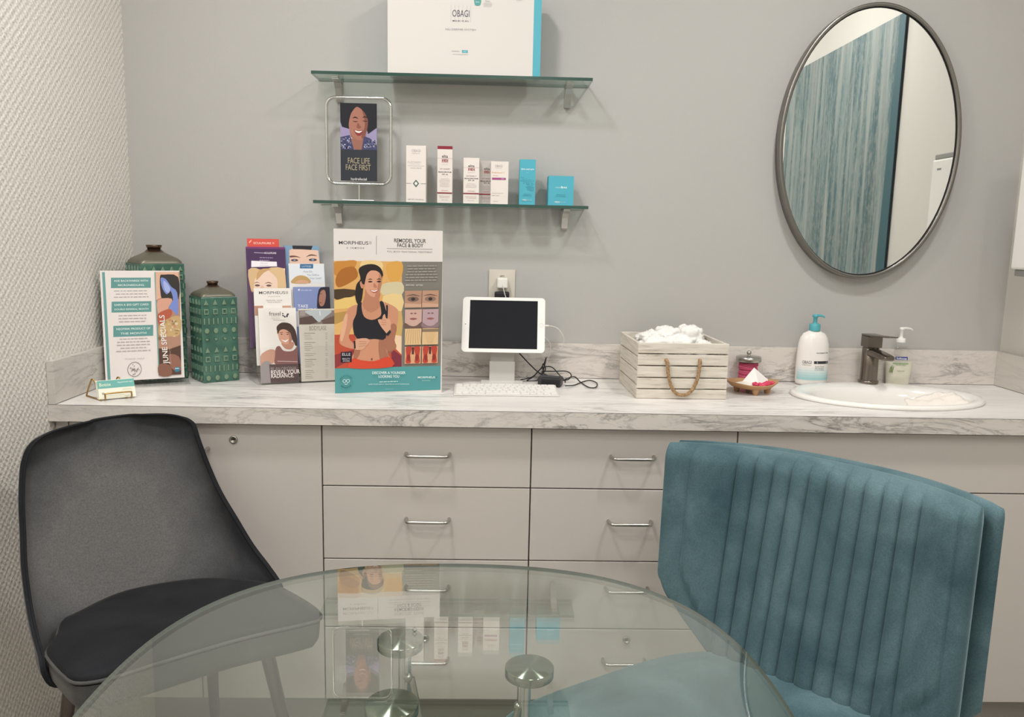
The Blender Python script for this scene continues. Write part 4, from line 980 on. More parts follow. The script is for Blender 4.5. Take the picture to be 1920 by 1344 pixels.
# blurred park behind the runner
A.poly([(97, 320), (180, 306), (260, 309), (230, 380), (150, 420), (98, 400)], '#c4873f', 3); A.poly([(150, 370), (240, 350), (270, 420), (210, 470), (130, 500), (110, 440)], '#a8692e', 3); A.poly([(300, 310), (430, 312), (450, 360), (420, 420), (300, 380)], '#e3c68e', 3)
A.poly([(480, 330), (587, 320), (589, 420), (540, 470), (490, 440)], '#d6a150', 3); A.poly([(450, 480), (590, 470), (592, 560), (450, 560)], '#cfc3a0', 3); A.poly([(98, 515), (250, 520), (255, 560), (150, 590), (100, 580)], '#4a3a2c', 2); A.poly([(100, 600), (260, 570), (270, 640), (103, 660)], '#e3c176', 2)
A.poly([(103, 690), (240, 670), (240, 740), (105, 770)], '#b38f52', 0); A.poly([(455, 570), (592, 560), (594, 680), (470, 690)], '#e3c78e', 2); A.poly([(520, 700), (594, 690), (597, 860), (540, 870)], '#c9a667', 2); A.poly([(105, 780), (230, 740), (250, 850), (107, 860)], '#dcb070', 2)
A.poly([(107, 850), (250, 850), (270, 900), (598, 940), (600, 1102), (110, 1102)], '#b94f3a', 0); A.poly([(108, 1000), (260, 960), (260, 1020), (110, 1102)], '#8d3a3c', 0); A.poly([(520, 960), (598, 1020), (600, 1102), (530, 1102)], '#7d3340', 0); A.poly([(540, 860), (597, 870), (598, 1010), (550, 960)], '#e8c9a8', 0)
SK, SKD, SKL = '#c98f72', '#a46f58', '#dcaa8c'
A.poly([(290, 440), (275, 370), (320, 338), (390, 335), (440, 370), (445, 430), (330, 420), (310, 520), (300, 600), (270, 625), (252, 560), (262, 480)], '#2a2524', 3)
A.poly([(230, 640), (285, 625), (360, 600), (455, 610), (540, 650), (568, 690), (560, 800), (540, 900), (560, 960), (500, 985), (480, 930), (500, 1010), (510, 1060), (240, 1060), (262, 960), (262, 880), (240, 790), (210, 870), (250, 925), (250, 960), (160, 930), (142, 880), (175, 740), (190, 680)], SK, 3)
A.poly([(175, 720), (200, 700), (190, 800), (170, 880), (160, 900), (148, 870)], SKL, 3); A.poly([(470, 890), (520, 780), (560, 800), (545, 900), (560, 950), (510, 985), (480, 960)], SKD, 3); A.poly([(262, 890), (300, 890), (290, 1000), (262, 1040), (245, 1050)], SKD, 3); A.poly([(430, 890), (475, 885), (480, 960), (505, 1040), (440, 1045)], SKD, 3); A.ell(380, 1040, 7, 9, '#7d4f3e')
A.poly([(322, 560), (335, 500), (430, 540), (425, 600), (440, 640), (370, 690), (310, 640)], '#b87e64', 3)
A.poly([(272, 625), (300, 612), (300, 650), (320, 720), (380, 745), (440, 715), (440, 660), (432, 612), (456, 612), (480, 680), (478, 640), (492, 645), (490, 740), (478, 885), (400, 888), (268, 880), (238, 770), (262, 700)], '#25252b', 3)
A.poly([(318, 440), (322, 400), (350, 380), (420, 385), (443, 420), (440, 490), (425, 550), (395, 575), (355, 560), (325, 510)], '#d49c80', 4); A.poly([(425, 400), (443, 420), (440, 490), (425, 550), (395, 575), (415, 500)], '#b87f66', 3)
A.poly([(285, 470), (300, 455), (318, 470), (315, 500), (298, 510)], '#c48a6e', 3)
A.poly([(300, 470), (290, 400), (330, 350), (400, 345), (440, 385), (446, 440), (430, 400), (380, 375), (340, 400), (325, 450), (318, 480)], '#2a2524', 3)
for x0 in (342, 405): A.poly([(x0, 448), (x0+18, 438), (x0+36, 448), (x0+18, 445)], '#33231f', 2); A.poly([(x0, 462), (x0+18, 455), (x0+36, 462), (x0+18, 468)], '#3a2824', 2)
A.poly([(388, 470), (384, 500), (402, 508), (410, 498)], '#b87a60', 2); A.poly([(358, 520), (392, 526), (424, 514), (405, 542), (380, 542)], '#b0504a', 2); A.poly([(364, 523), (392, 529), (418, 519), (400, 535), (380, 535)], '#faf5f0', 2)
A.poly([(248, 915), (262, 888), (330, 880), (362, 895), (360, 910), (320, 960), (290, 968), (255, 960)], '#d3a084', 3)
for k in range(3): A.line(285, 905+k*18, 340, 908+k*14, 3, '#9d6a54')
A.poly([(455, 720), (470, 702), (480, 735), (510, 745), (515, 820), (500, 860), (470, 830), (440, 790), (420, 745), (450, 740)], '#d3a084', 3)
for k in range(3): A.line(445, 745+k*18, 480, 750+k*16, 3, '#9d6a54')
A.poly([(246, 900), (258, 896), (262, 955), (250, 958)], '#2c2a2e', 0); A.poly([(478, 856), (510, 820), (518, 840), (496, 868)], '#2c2a2e', 0)
A.poly([(245, 1030), (300, 1045), (400, 1055), (505, 1025), (528, 1102), (216, 1102)], '#cf4a33', 3)
A.rect(154, 980, 234, 1058, '#27222e'); A.text('ELLE', 194, 998, 60, 20, '#d9d4d8'); A.text('BEAUTY', 194, 1032, 56, 12, '#b9b2ba', .03); A.text('AWARD', 194, 1048, 50, 11, '#b9b2ba', .03)
A.lines(735, 350, 245, 6, 21, '#a39e95', 7, 5); A.text('BEFORE  AFTER', 683, 491, 125, 11, '#d3cec6')
def small_eye(x0, y0, x1, y1, a, b):
    A.rect(x0, y0, x1, y1, a); cx, cy = (x0+x1)/2, (y0+y1)/2; A.poly([(x0+4, cy-22), (cx, cy-38), (x1-4, cy-18), (cx, cy-28)], '#6b5146', 2); A.ell(cx, cy, (x1-x0)*.34, 20, b); A.ell(cx, cy, 15, 12, '#3a3130'); A.poly([(x0, y1-34), (x1, y1-24), (x1, y1), (x0, y1)], '#c9a188', 0)
small_eye(614, 532, 738, 658, '#b08a74', '#7b6358'); small_eye(742, 532, 864, 658, '#b89078', '#8a6f62')
for x0, x1, c0 in ((618, 742, '#c9a59a'), (747, 866, '#b59aa0')):
    A.rect(x0, 672, x1, 810, c0); cx = (x0+x1)/2; A.ell(cx-13, 702, 10, 5, '#7d5a55'); A.ell(cx+13, 702, 10, 5, '#7d5a55'); A.poly([(cx-30, 742), (cx, 734), (cx+30, 742), (cx, 752)], '#96605c', 2); A.poly([(x0, 770), (cx-30, 790), (cx, 798), (cx+30, 790), (x1, 765), (x1, 810), (x0, 810)], '#6f5850' if x0 < 700 else '#8d7478', 2)
for x0, x1 in ((620, 742), (748, 868)):
    A.rect(x0, 815, x1, 938, '#d9b98d'); cx = (x0+x1)/2
    for k in range(-3, 4): A.line(cx+k*14, 822, cx+k*(20 if x0 < 700 else 6), 930, 4, '#bd9868' if x0 < 700 else '#cfab7c')
    if x0 > 700: A.rect(x0, 820, x1, 842, '#8a7660')
for x0, x1 in ((622, 742), (750, 868)):
    A.rect(x0, 952, x1, 1080, '#d4a27c'); cx = (x0+x1)/2
    for sx in (-1, 1): A.poly([(cx+sx*8, 955), (cx+sx*52, 955), (cx+sx*48, 1020), (cx+sx*52, 1072), (cx+sx*14, 1072), (cx+sx*20, 1020)], '#b5473a', 3); A.ell(cx+sx*30, 1035, 13, 26, '#8f3530')
    A.rect(cx-8, 955, cx+8, 1010, '#5b2f2c')
A.ring(195, 1205, 46, 3, '#55989a'); 
for k in range(10): a = R(200+k*14); A.line(195+41*math.cos(a), 1203+41*math.sin(a), 195+50*math.cos(a), 1203+50*math.sin(a), 4, '#2f6f70')
for k in range(7): a = R(45+k*15); A.line(195+41*math.cos(a), 1203+41*math.sin(a), 195+50*math.cos(a), 1203+50*math.sin(a), 5, '#244f52')
A.ring(183, 1197, 13, 3, '#dceceb', 18); A.ring(209, 1197, 13, 3, '#dceceb', 18); A.poly([(178, 1215), (195, 1226), (212, 1215), (195, 1221)], '#dceceb', 2)
A.text('DISCOVER A YOUNGER', 508, 1144, 245, 19, '#e2f0ef', .03); A.text('LOOKING YOU', 508, 1172, 152, 19, '#e2f0ef', .03); A.lines(507, 1212, 180, 1, 20, '#b9dad8', 6); A.text('LEARN MORE ABOUT TREATMENTS WITH MORPHEUS8', 508, 1231, 300, 8, '#cfe4e3'); A.lines(512, 1268, 75, 1, 20, '#8cc3c1', 3)
A.text('MORPHEUS', 788, 1187, 130, 15, '#e2f0ef', .01); A.text('8', 860, 1188, 13, 14, '#2f6f70'); A.text('INMODE', 785, 1211, 60, 7, '#b9dad8')
mb.build('printed_board', t)
mb = MB(); p = [(.09, .006, .0), (.19, .006, .0), (.19, .006, .30), (.09, .006, .30)]; mb.box((.125, .0058+.010, .0), (.155, .0088+.010, .29), mat('#d8d3cc', .7)); 
mb.build('easel_back', t)

# ---- tablet on its stand
t = thing('tablet', 'white tablet with a dark screen, held upright on a white stand under the outlet', 'tablet', (1.079, -.133, HC+.0003))
TI = 22.; tv = Vector((.012, math.sin(R(TI)), math.cos(R(TI)))).normalized(); tu = Vector((1, 0, -.0)); tn = tu.cross(tv)
T = Matrix((tu, tn, tv)).transposed().to_4x4()      # local: x, outward, up
T.translation = Vector((.001, -.012, .0915))
W, H = .2350, .1620
def rrect(w_, h_, r_, y, n=6):
    out = []
    for cx, cz, a0 in ((w_/2-r_, h_-r_, 0), (-w_/2+r_, h_-r_, 90), (-w_/2+r_, r_, 180), (w_/2-r_, r_, 270)):
        for k in range(n+1): a = R(a0+k*90/n); out.append((cx+r_*math.cos(a), y, cz+r_*math.sin(a)))
    return out
mb = MB(); mw = mat('#f1eeea', .22); q = [[T @ Vector(p) for p in r] for r in (rrect(W-.004, H-.004, .009, -.0035), rrect(W, H, .011, -.002), rrect(W, H, .011, .0025), rrect(W-.001, H-.001, .0105, .0032))]
q[0] = [T @ Vector((p[0], p[1], p[2]+.002)) for p in rrect(W-.004, H-.004, .009, -.0035)]; q[3] = [T @ Vector((p[0], p[1], p[2]+.0005)) for p in rrect(W-.001, H-.001, .0105, .0032)]
mb.grid(q, mw, cu=True, smooth=False); mb.cap(q[-1], mw); mb.cap(q[0], mw)
mb.build('casing', t)
A_fn = lambda a, b, d: T @ Vector((a, d, b))
mb = MB(); A = Art(mb, A_fn, .0033, .00004); A.rect(-W/2+.0205, .0105, W/2-.0215, H-.0095, mat('#202228', .08, spec=.3))
A.build = None
mb.build('screen', t)
mb = MB(); A = Art(mb, A_fn, .00335, .00004); A.ring(W/2-.0105, H/2, .0062, .0008, '#c9c6c3', 24); A.ring(W/2-.0105, H/2, .0026, .0005, '#d9d6d3', 12); mb.build('home_button', t)
mb = MB(); A = Art(mb, A_fn, .00335, .00004); A.ell(-W/2+.0095, H/2, .0014, .0014, '#4a4c55', n=12); mb.build('camera_lens', t)
mb = MB(); ms = mat('#cbc8c4', .35)
mb.box((-.0365, .020, .003), (.0365, .027, .062), ms); mb.build('stand_post', t, bevel=.002)
mb = MB(); secs = []
for y, z in ((.024, .060), (.024, .085), (.026, .110), (.034, .130)): secs.append([(-.034, y-.003, z), (.034, y-.003, z), (.034, y+.003, z), (-.034, y+.003, z)])
mb.grid(secs, mat('#aeaaa5', .4), cu=True, smooth=False); mb.cap(secs[0], ms); mb.cap(secs[-1], ms); mb.build('stand_arm', t, bevel=.001)
mb = MB(); o_ = [(-.074, -.055), (-.056, -.018), (.056, -.018), (.074, -.055), (.062, .035), (-.062, .035)]
mb.box((-.060, -.026, 0), (.060, .034, .005), mat('#dedbd6', .4)); mb.build('stand_base', t, bevel=.002)

# ---- keyboard
t = thing('keyboard', 'slim white wireless keyboard lying in front of the tablet', 'keyboard', (1.0885, -.255, HC+.0003), R(1.0))
kw, kd = .279, .1149; z0, z1 = .004, .0115; mb = MB()
v8 = [(-kw/2, -kd/2, 0), (kw/2, -kd/2, 0), (kw/2, kd/2, 0), (-kw/2, kd/2, 0), (-kw/2, -kd/2, z0), (kw/2, -kd/2, z0), (kw/2, kd/2, z1), (-kw/2, kd/2, z1)]
mb.add(v8, [(0, 3, 2, 1), (4, 5, 6, 7), (0, 1, 5, 4), (1, 2, 6, 5), (2, 3, 7, 6), (3, 0, 4, 7)], mat('#d9d6d2', .35)); mb.build('base', t, bevel=.0015)
rowsk = [(.5, [1]*14), (1, [1]*13+[1.55]), (1, [1.55]+[1]*13), (1, [1.85]+[1]*11+[1.85]), (1, [2.4]+[1]*10+[2.4]), (1, [1, 1, 1, 1.25, 5, 1.25, 1, 1, 1, 1])]
mk = mat('#efece8', .4); y = kd/2-.005; pit = (kd-.009)/5.5; uw = (kw-.008)
for hgt, ks in rowsk:
    tot = sum(ks); x = -uw/2; dy = pit*hgt
    for k_ in ks:
        wk = k_/tot*uw; zz = z0+(z1-z0)*((y-dy/2)+kd/2)/kd
        mb = MB(); mb.box((x+.0013, y-dy+.0013, zz-.0005), (x+wk-.0013, y-.0013, zz+.0020), mk); mb.build('key', t, bevel=.0006, seg=1); x += wk
    y -= dy

# ---- charger brick and leads
t = thing('power_adapter', 'black laptop-style power brick lying right of the tablet stand', 'adapter', (1.222, -.150, HC+.0003), R(-14))
mb = MB(); mb.box((-.038, -.024, 0), (.026, .026, .0255), M_black); mb.build('brick', t, bevel=.004, seg=3)
mb = MB(); mb.box((-.038, -.0245, .006), (-.028, .0265, .0262), mat('#35353a', .5)); mb.box((-.0384, -.018, .0262), (.02, .018, .0264), mat('#3c3c42', .6)); mb.build('grip_end', t, bevel=.001)
def cable(name, label, pts, r, m_, group=None):
    mb = MB(); mb.tube(cr_spline([tuple(p) for p in pts], 8, closed=False), r, 8, m_); o = mb.build(name, None); tag(o, label, 'cable', group); return o
zc = HC+.0035
def cp(px, py, z=None, y=None): return at(px, py, z=z) if z else at(px, py, y=y)
cable('black_cable', 'black power cable coiled in loops behind and right of the power brick',
      [at(976, 712, y=-.075), at(1000, 705, y=-.075), at(1018, 685, y=-.07), at(1024, 671, y=-.066), at(1017, 700, y=-.066), at(1010, 712, y=-.075), at(988, 714, y=-.08), at(1000, 706, y=-.085), at(1016, 690, y=-.085),
       at(1034, 688, y=-.08), at(1048, 702, y=-.085), at(1060, 716, y=-.09), at(1048, 718, y=-.085), at(1030, 706, y=-.08), at(1016, 697, y=-.075), at(1040, 696, y=-.07), at(1062, 696, y=-.07), at(1071, 703, y=-.075),
       at(1066, 711, y=-.09), at(1056, 713, y=-.10), at(1076, 706, y=-.10), at(1088, 716, z=zc), at(1104, 726, z=zc), at(1117, 726, z=zc), at(1119, 718, z=zc), at(1106, 713, z=zc), at(1092, 716, z=zc), at(1076, 722, z=zc), at(1060, 723, z=HC+.010)], .0017, M_black)
cable('black_cable', 'black lead from the lower socket down behind the tablet to the loops', [(1.0755, -.034, 1.105), (1.078, -.045, 1.06), (1.10, -.06, .98), at(1012, 700, y=-.055), at(1018, 682, y=-.052), at(1022, 694, y=-.058), at(1004, 716, y=-.05)], .0018, M_black)
sock = T @ Vector((W/2, 0, H/2)); TB = Vector((1.079, -.133, HC+.0003)); sk = sock+TB
M_wc = mat('#e6e2dc', .4)
cable('white_cable', 'thin white charging cable looping from the right side of the tablet', [sk+Vector((.001, 0, 0)), sk+Vector((.012, 0, 0)), at(1045, 615, y=sk.y+.01), at(1056, 630, y=sk.y+.02), at(1057, 644, y=sk.y+.03), at(1048, 657, y=sk.y+.04), at(1036, 664, y=-.06), at(1026, 673, y=-.045), (1.19, -.035, HC+.02), (1.16, -.04, HC+.004)], .0011, M_wc)
mb = MB(); mb.tube([sk+Vector((.0005, 0, 0)), sk+Vector((.0105, 0, 0))], .0027, 10, M_wc); o = mb.build('cable_plug', None); tag(o, 'small white plug in the right edge of the tablet', 'plug')
cable('white_cable', 'thin white cable hanging from the USB plug behind the tablet', [(1.0785, -.036, 1.141), (1.080, -.040, 1.128), (1.085, -.044, 1.11), (1.10, -.05, 1.08), (1.16, -.055, 1.03), at(1029, 640, y=-.05), at(1031, 655, y=-.045), at(1026, 680, y=-.04)], .0011, M_wc)

# ---- slatted crate of washcloths
CX0, CX1, CY0, CY1 = 1.431, 1.672, -.314, -.062; CH = .148
cw = CX1-CX0; cdp = CY1-CY0
def washed_wood():
    m, nt, b = newmat('whitewashed_wood'); v = coords(nt, scale=(1.2, 1.2, 14)); n1 = noise_n(nt, v, 9, 6, .65, .4)
    c = ramp(nt, [(.28, '#a89e8f'), (.42, '#cfc7ba'), (.6, '#ddd6ca'), (.8, '#e5dfd4')], n1.outputs[0]); L(nt, c.outputs[0], b.inputs['Base Color']); inp(b, Roughness=.7); bump(nt, b, n1.outputs[0], .3, .002); return m
M_wood = washed_wood()
t = thing('slatted_crate', 'whitewashed slatted wooden crate with a rope handle on the counter', 'crate', (CX0, CY0, HC+.0004), R(1.5))
zs = [(.0, .0225), (.0255, .0475), (.0505, .0735), (.0765, .0985), (.1015, .1235), (.1265, CH)]
zs = [(.0, .0245), (.0275, .0545), (.0575, .086), (.0895, .1175), (.121, CH)]
for za, zb in zs:
    mb = MB(); mb.box((.0, .0, za), (cw, .008, zb), M_wood); mb.build('front_slat', t, bevel=.0015)
    mb = MB(); mb.box((.0, cdp-.008, za), (cw, cdp, zb), M_wood); mb.build('rear_slat', t, bevel=.0015)
zl = [(.0, .034), (.037, .072), (.075, .109), (.112, CH-.001)]
for za, zb in zl:
    for x_ in (-.0005, cw-.0075):
        mb = MB(); mb.box((x_, .0085, za), (x_+.008, cdp-.0085, zb), M_wood); mb.build('side_slat', t, bevel=.0015)
for x_, y_ in ((.008, .0085), (cw-.022, .0085), (.008, cdp-.0225), (cw-.022, cdp-.0225)):
    mb = MB(); mb.box((x_, y_, .001), (x_+.014, y_+.014, CH-.004), M_wood); mb.build('corner_post', t)
mb = MB(); mb.box((.008, .009, .002), (cw-.008, cdp-.009, .008), M_wood); mb.build('bottom_board', t)
def rope_mat():
    m, nt, b = newmat('jute_rope'); tc = nt.nodes.new('ShaderNodeTexCoord'); n1 = noise_n(nt, coords(nt, scale=(160, 160, 160)), 1, 3)
    c = ramp(nt, [(.3, '#86694a'), (.7, '#b99a72')], n1.outputs[0]); L(nt, c.outputs[0], b.inputs['Base Color']); inp(b, Roughness=.85); return m
M_rope = rope_mat()
path = cr_spline([(.074, .006, .103), (.0745, -.003, .1035), (.077, -.0085, .096), (.0805, -.010, .066), (.089, -.010, .036), (.103, -.0105, .0175), (.119, -.011, .0125), (.136, -.0105, .0175), (.151, -.010, .036), (.160, -.010, .066), (.1625, -.0085, .096), (.164, -.003, .1035), (.1645, .006, .103)], 10, closed=False)
mb = MB(); pv = [Vector(p) for p in path]
for s_ in range(3):
    pts = []
    for i, p in enumerate(pv):
        a = pv[max(0, i-1)]; b = pv[min(len(pv)-1, i+1)]; tt = (b-a).normalized(); up = Vector((0, 1, 0)); sd = tt.cross(up).normalized(); up = sd.cross(tt)
        ph = i*.62+s_*2.0944; pts.append(p+(sd*math.cos(ph)+up*math.sin(ph))*.0023)
    mb.tube(pts, .0027, 8, M_rope)
mb.build('rope_handle', t)
GT = 'white washcloths heaped in the crate'
cl = [(.062, .17, .135, .038, .044, .026), (.115, .176, .140, .045, .044, .03), (.178, .184, .143, .040, .038, .034), (.068, .092, .128, .042, .052, .03), (.130, .090, .130, .045, .050, .03), (.186, .098, .124, .030, .050, .022), (.12, .126, .095, .075, .08, .03)]
for i, (x, y, z, rx, ry, rz) in enumerate(cl):
    o = crumple('washcloth', None, 0, 0, 0, rx, ry, rz, M_cloth, 20+i, amp=.34, sq=.8); o.location = (CX0+x, CY0+y, HC+z); o.rotation_euler = (0, 0, i*.7)
    tag(o, 'white cotton washcloth, crumpled in the heap in the slatted crate', 'washcloth', GT)

# ---- steel-lidded jar of pink pads
jx = at(1403, 690, y=-.062).x
t = thing('glass_jar', 'clear glass jar with a steel knob lid, filled with pink, behind the wooden dish', 'jar', (jx, -.060, HC+.0003))
mb = MB(); mb.lathe([(.030, .0), (.0325, .002), (.0335, .006), (.0335, .066), (.032, .070)], n=40, material=M_acryl); mb.build('glass_body', t, recalc=False)
mb = MB(); mb.lathe([(.034, .066), (.0365, .067), (.0365, .079), (.034, .081), (.012, .083), (.004, .0835), (.0035, .086), (.0062, .089), (.0068, .0925), (.0055, .096), (.0001, .0985)], n=40, material=M_steel); mb.build('lid', t)
cc = thing('makeup_pads', 'stack of pink round pads inside the steel-lidded jar', 'cosmetic pads', (jx, -.060, HC+.0035))
mb = MB(); rnd = random.Random(2)
for k in range(13):
    r0 = .0275+rnd.uniform(-.0012, .0008); cx, cy = rnd.uniform(-.0012, .0012), rnd.uniform(-.0012, .0012)
    mb.lathe([(r0*.95, k*.0046), (r0, k*.0046+.0009), (r0, k*.0046+.0031), (r0*.95, k*.0046+.0040)], c=(cx, cy, 0), n=28, material=mat(['#d4547a', '#df6688', '#c94a70'][k % 3], .7))
o = mb.build('pad_stack', cc)

# ---- wooden leaf dish
dx, dy_ = 1.776, -.196
t = thing('wooden_dish', 'small pale wooden leaf-shaped dish on stub feet, right of the crate', 'dish', (dx, dy_, HC+.0003), R(4))
M_bam = mat('#b98f66', .5, name='pale_wood_dish'); n = 48; ol = []
for k in range(n):
    a = 2*math.pi*k/n; x = .074*math.cos(a); y = .066*math.sin(a)*(1-.10*math.cos(a)) ; y *= (1-.28*abs(math.cos(a))**3); ol.append((x, y))
def dr(s_, z, flat=1.): return [(x*s_, y*s_, z+.006*abs(x/.074)**2.2*flat) for x, y in ol]
mb = MB(); mb.grid([dr(.55, .0125, 0), dr(.8, .0155, .4), dr(1.0, .026), dr(1.0, .0285), dr(.955, .0285), dr(.78, .0195, .4), dr(.5, .0155, 0)], M_bam, cu=True); mb.cap(dr(.55, .0125, 0), M_bam); mb.cap(dr(.5, .0155, 0), mat('#e2c9a6', .5)); mb.build('bowl', t)
for a in (-100, -22, 158, 80):
    fx, fy = .040*math.cos(R(a)), .044*math.sin(R(a)); mb = MB(); mb.lathe([(.0065, 0), (.011, .0165)], c=(fx, fy, 0), n=16, material=M_bam); mb.build('foot', t)
def slab_thing(name, label, cat, o, u, v, n_, W, H, th, m_, group=None):
    mb = MB(); sheet(mb, Vector((0, 0, 0)), u, v, n_, W, H, th, m_); ob = mb.build(name, None); ob.location = o; tag(ob, label, cat, group); return ob
u = Vector((.80, .05, .60)).normalized(); v = Vector((-.50, .45, .74)); v = (v-u*u.dot(v)).normalized()
mb = MB(); o0 = at(1404, 722, y=-.19)
pl = [at(1414, 689, y=-.160), at(1443, 714, y=-.165), at(1424, 724, y=-.205), at(1391, 716, y=-.185)]
mb.add(pl+[p+Vector((.0, .0006, -.0012)) for p in pl], [(0, 1, 2, 3), (7, 6, 5, 4)]+[(i, (i+1) % 4, (i+1) % 4+4, i+4) for i in range(4)], mat('#f3efec', .7)); o = mb.build('white_sachet', None); tag(o, 'white square sachet leaning up in the wooden dish', 'sachet')
mb = MB(); base = at(1385, 719, y=-.215); mb.add([at(1372, 718, y=-.20), at(1405, 713, y=-.175), at(1418, 722, y=-.205), at(1398, 727, y=-.232)], [(0, 1, 2, 3)], mat('#f0e9dd', .7))
o = mb.build('paper_slip', None, recalc=False); m_ = o.modifiers.new('s', 'SOLIDIFY'); m_.thickness = .0008; tag(o, 'cream paper slip lying flat in the left of the wooden dish', 'paper')
for i, (px, py, yy, rx, rz) in enumerate(((1417, 721, -.215, .008, .006), (1429, 722, -.20, .012, .006), (1440, 720, -.195, .013, .007), (1447, 719, -.19, .008, .006))):
    p = at(px, py, y=yy); o = crumple('pink_petal', None, 0, 0, 0, rx, .010, rz, mat('#e0486a' if i % 2 else '#d23f62', .6), 60+i, n=20, m=12, amp=.5); o.location = p
    tag(o, 'small crumpled pink wrapper in the right of the wooden dish', 'wrapper', 'pink wrappers in the wooden dish')

# ================================================================== GLASS TABLE
TZ_ = .757; TCX, TCY = .995, -1.5537
t = thing('glass_table', 'round clear glass table on steel tubular legs in the foreground', 'table', (TCX, TCY, 0))
n = 128; ring = []
for k in range(n):
    a = 2*math.pi*k/n; r_ = .4105-.014*math.cos(4*a); ring.append((r_*math.cos(a), r_*math.sin(a)))
mb = MB(); top = [(x, y, TZ_) for x, y in ring]; bot = [(x, y, TZ_-.0065) for x, y in ring]
tp2 = [(x*.998, y*.998, TZ_) for x, y in ring]; bt2 = [(x*.998, y*.998, TZ_-.0065) for x, y in ring]
mb.cap(tp2, M_tglass); mb.cap(bt2, M_tglass, flip=True)
e1 = [(x, y, TZ_-.0012) for x, y in ring]; e2 = [(x, y, TZ_-.0053) for x, y in ring]
mb.grid([tp2, e1, e2, bt2], M_tedge, cu=True, smooth=False, flip=True); mb.build('glass_top', t, recalc=False)
pads = [(.932, -1.3908), (1.100, -1.459), (.939, -1.5403), (1.107, -1.6085)]; zp = TZ_-.0068
feet = []
for i, (px, py) in enumerate(pads):
    x, y = px-TCX, py-TCY
    mb = MB(); mb.lathe([(.0295, zp-.0125), (.0305, zp-.0115), (.0305, zp-.0008), (.0297, zp), (.0001, zp)], c=(0, 0, 0), n=64, material=M_pad)
    o = mb.build('support_pad', t); o.location = (x, y, 0)
    ox = .006 if i in (0,) else (-.006 if i == 1 else 0)
    mb = MB(); mb.tube([(x+ox, y, .012), (x+ox, y, zp-.0125)], .0085, 20, M_chrome); mb.lathe([(.02, 0), (.02, .008), (.012, .012), (.0001, .012)], c=(x+ox, y, 0), n=24, material=M_chrome); mb.build('leg', t)
    feet.append((x+ox, y))
for a, b in ((0, 3), (1, 2), (2, 1), (3, 0)):
    pa, pb = Vector((*feet[a], zp-.052)), Vector((*feet[b], .10)); mb = MB()
    dirv = (pb-pa).normalized(); pa2 = pa + Vector((dirv.x, dirv.y, 0)).normalized()*.010; pb2 = pb - Vector((dirv.x, dirv.y, 0)).normalized()*.010
    off = Vector((-dirv.y, dirv.x, 0)).normalized()*.004
    mb.tube([pa2+off, pb2+off], .0042, 12, M_steel); mb.lathe([(.0001, -.0065), (.005, -.0045), (.0065, 0), (.005, .0045), (.0001, .0065)], c=tuple(pa+Vector((dirv.x, dirv.y, 0)).normalized()*.008), n=16, material=M_steel); mb.build('cross_brace', t)

# ================================================================== CHARCOAL CHAIR
def metal_leg(t, top, foot, r0=.015, r1=.009, m_=None):
    mb = MB(); a, b = Vector(top), Vector(foot); mb.tube([a, a.lerp(b, .5), b], [r0, (r0+r1)/2, r1], 18, m_ or M_dark); mb.build('leg', t)
M_dark = mat('#6e655f', .2, 1., 'smoked_chrome')
PH = R(43); GO = Vector((.489, -.898, 0)); gU = Vector((math.cos(PH), math.sin(PH), 0)); gF = Vector((math.sin(PH), -math.cos(PH), 0))
KG = .972; CV = Vector(CAM); GR = CV+(GO-CV)*KG; ZG = GR.z; GR.z = 0
TG = Matrix.Translation((0, 0, ZG)) @ Matrix.Scale(KG, 4)
t = thing('dining_chair', 'charcoal velvet shell chair with metal legs, left of the glass table', 'chair', GR, PH)
def gl(p): d = Vector((p[0], p[1], 0))-GO; return (d.dot(gU), -d.dot(gF))       # world plan -> chair's own axes (y to the rear)
so = [(.313, -1.030), (.36, -1.016), (.4258, -.9621), (.55, -.868), (.672, -.797), (.692, -.779), (.687, -.752), (.650, -.709), (.581, -.643), (.560, -.628), (.499, -.610), (.374, -.604), (.24, -.672), (.183, -.782), (.172, -.815), (.190, -.865), (.1975, -.912), (.213, -.942), (.275, -1.005)]
so = [gl(p) for p in so]; ol = cr_spline(so, 6)
scx = sum(p[0] for p in ol)/len(ol); scy = sum(p[1] for p in ol)/len(ol)
def sring(s_, z): return [(scx+(x-scx)*s_, scy+(y-scy)*s_, z) for x, y in ol]
mb = MB(); rs = [sring(.88, .405), sring(.955, .411), sring(.985, .425), sring(.995, .463)]
mb.grid(rs, M_go, cu=True); mb.cap(rs[0], M_go, flip=True); mb.build('seat_base', t, T=TG)
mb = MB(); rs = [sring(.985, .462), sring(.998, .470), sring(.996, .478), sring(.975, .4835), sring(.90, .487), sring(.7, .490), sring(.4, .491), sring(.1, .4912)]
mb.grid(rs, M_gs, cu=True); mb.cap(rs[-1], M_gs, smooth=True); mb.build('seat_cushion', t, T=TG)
mb = MB(); mb.tube(sring(1.003, .470), .0034, 8, M_go, closed=True); mb.build('seat_piping', t, T=TG)
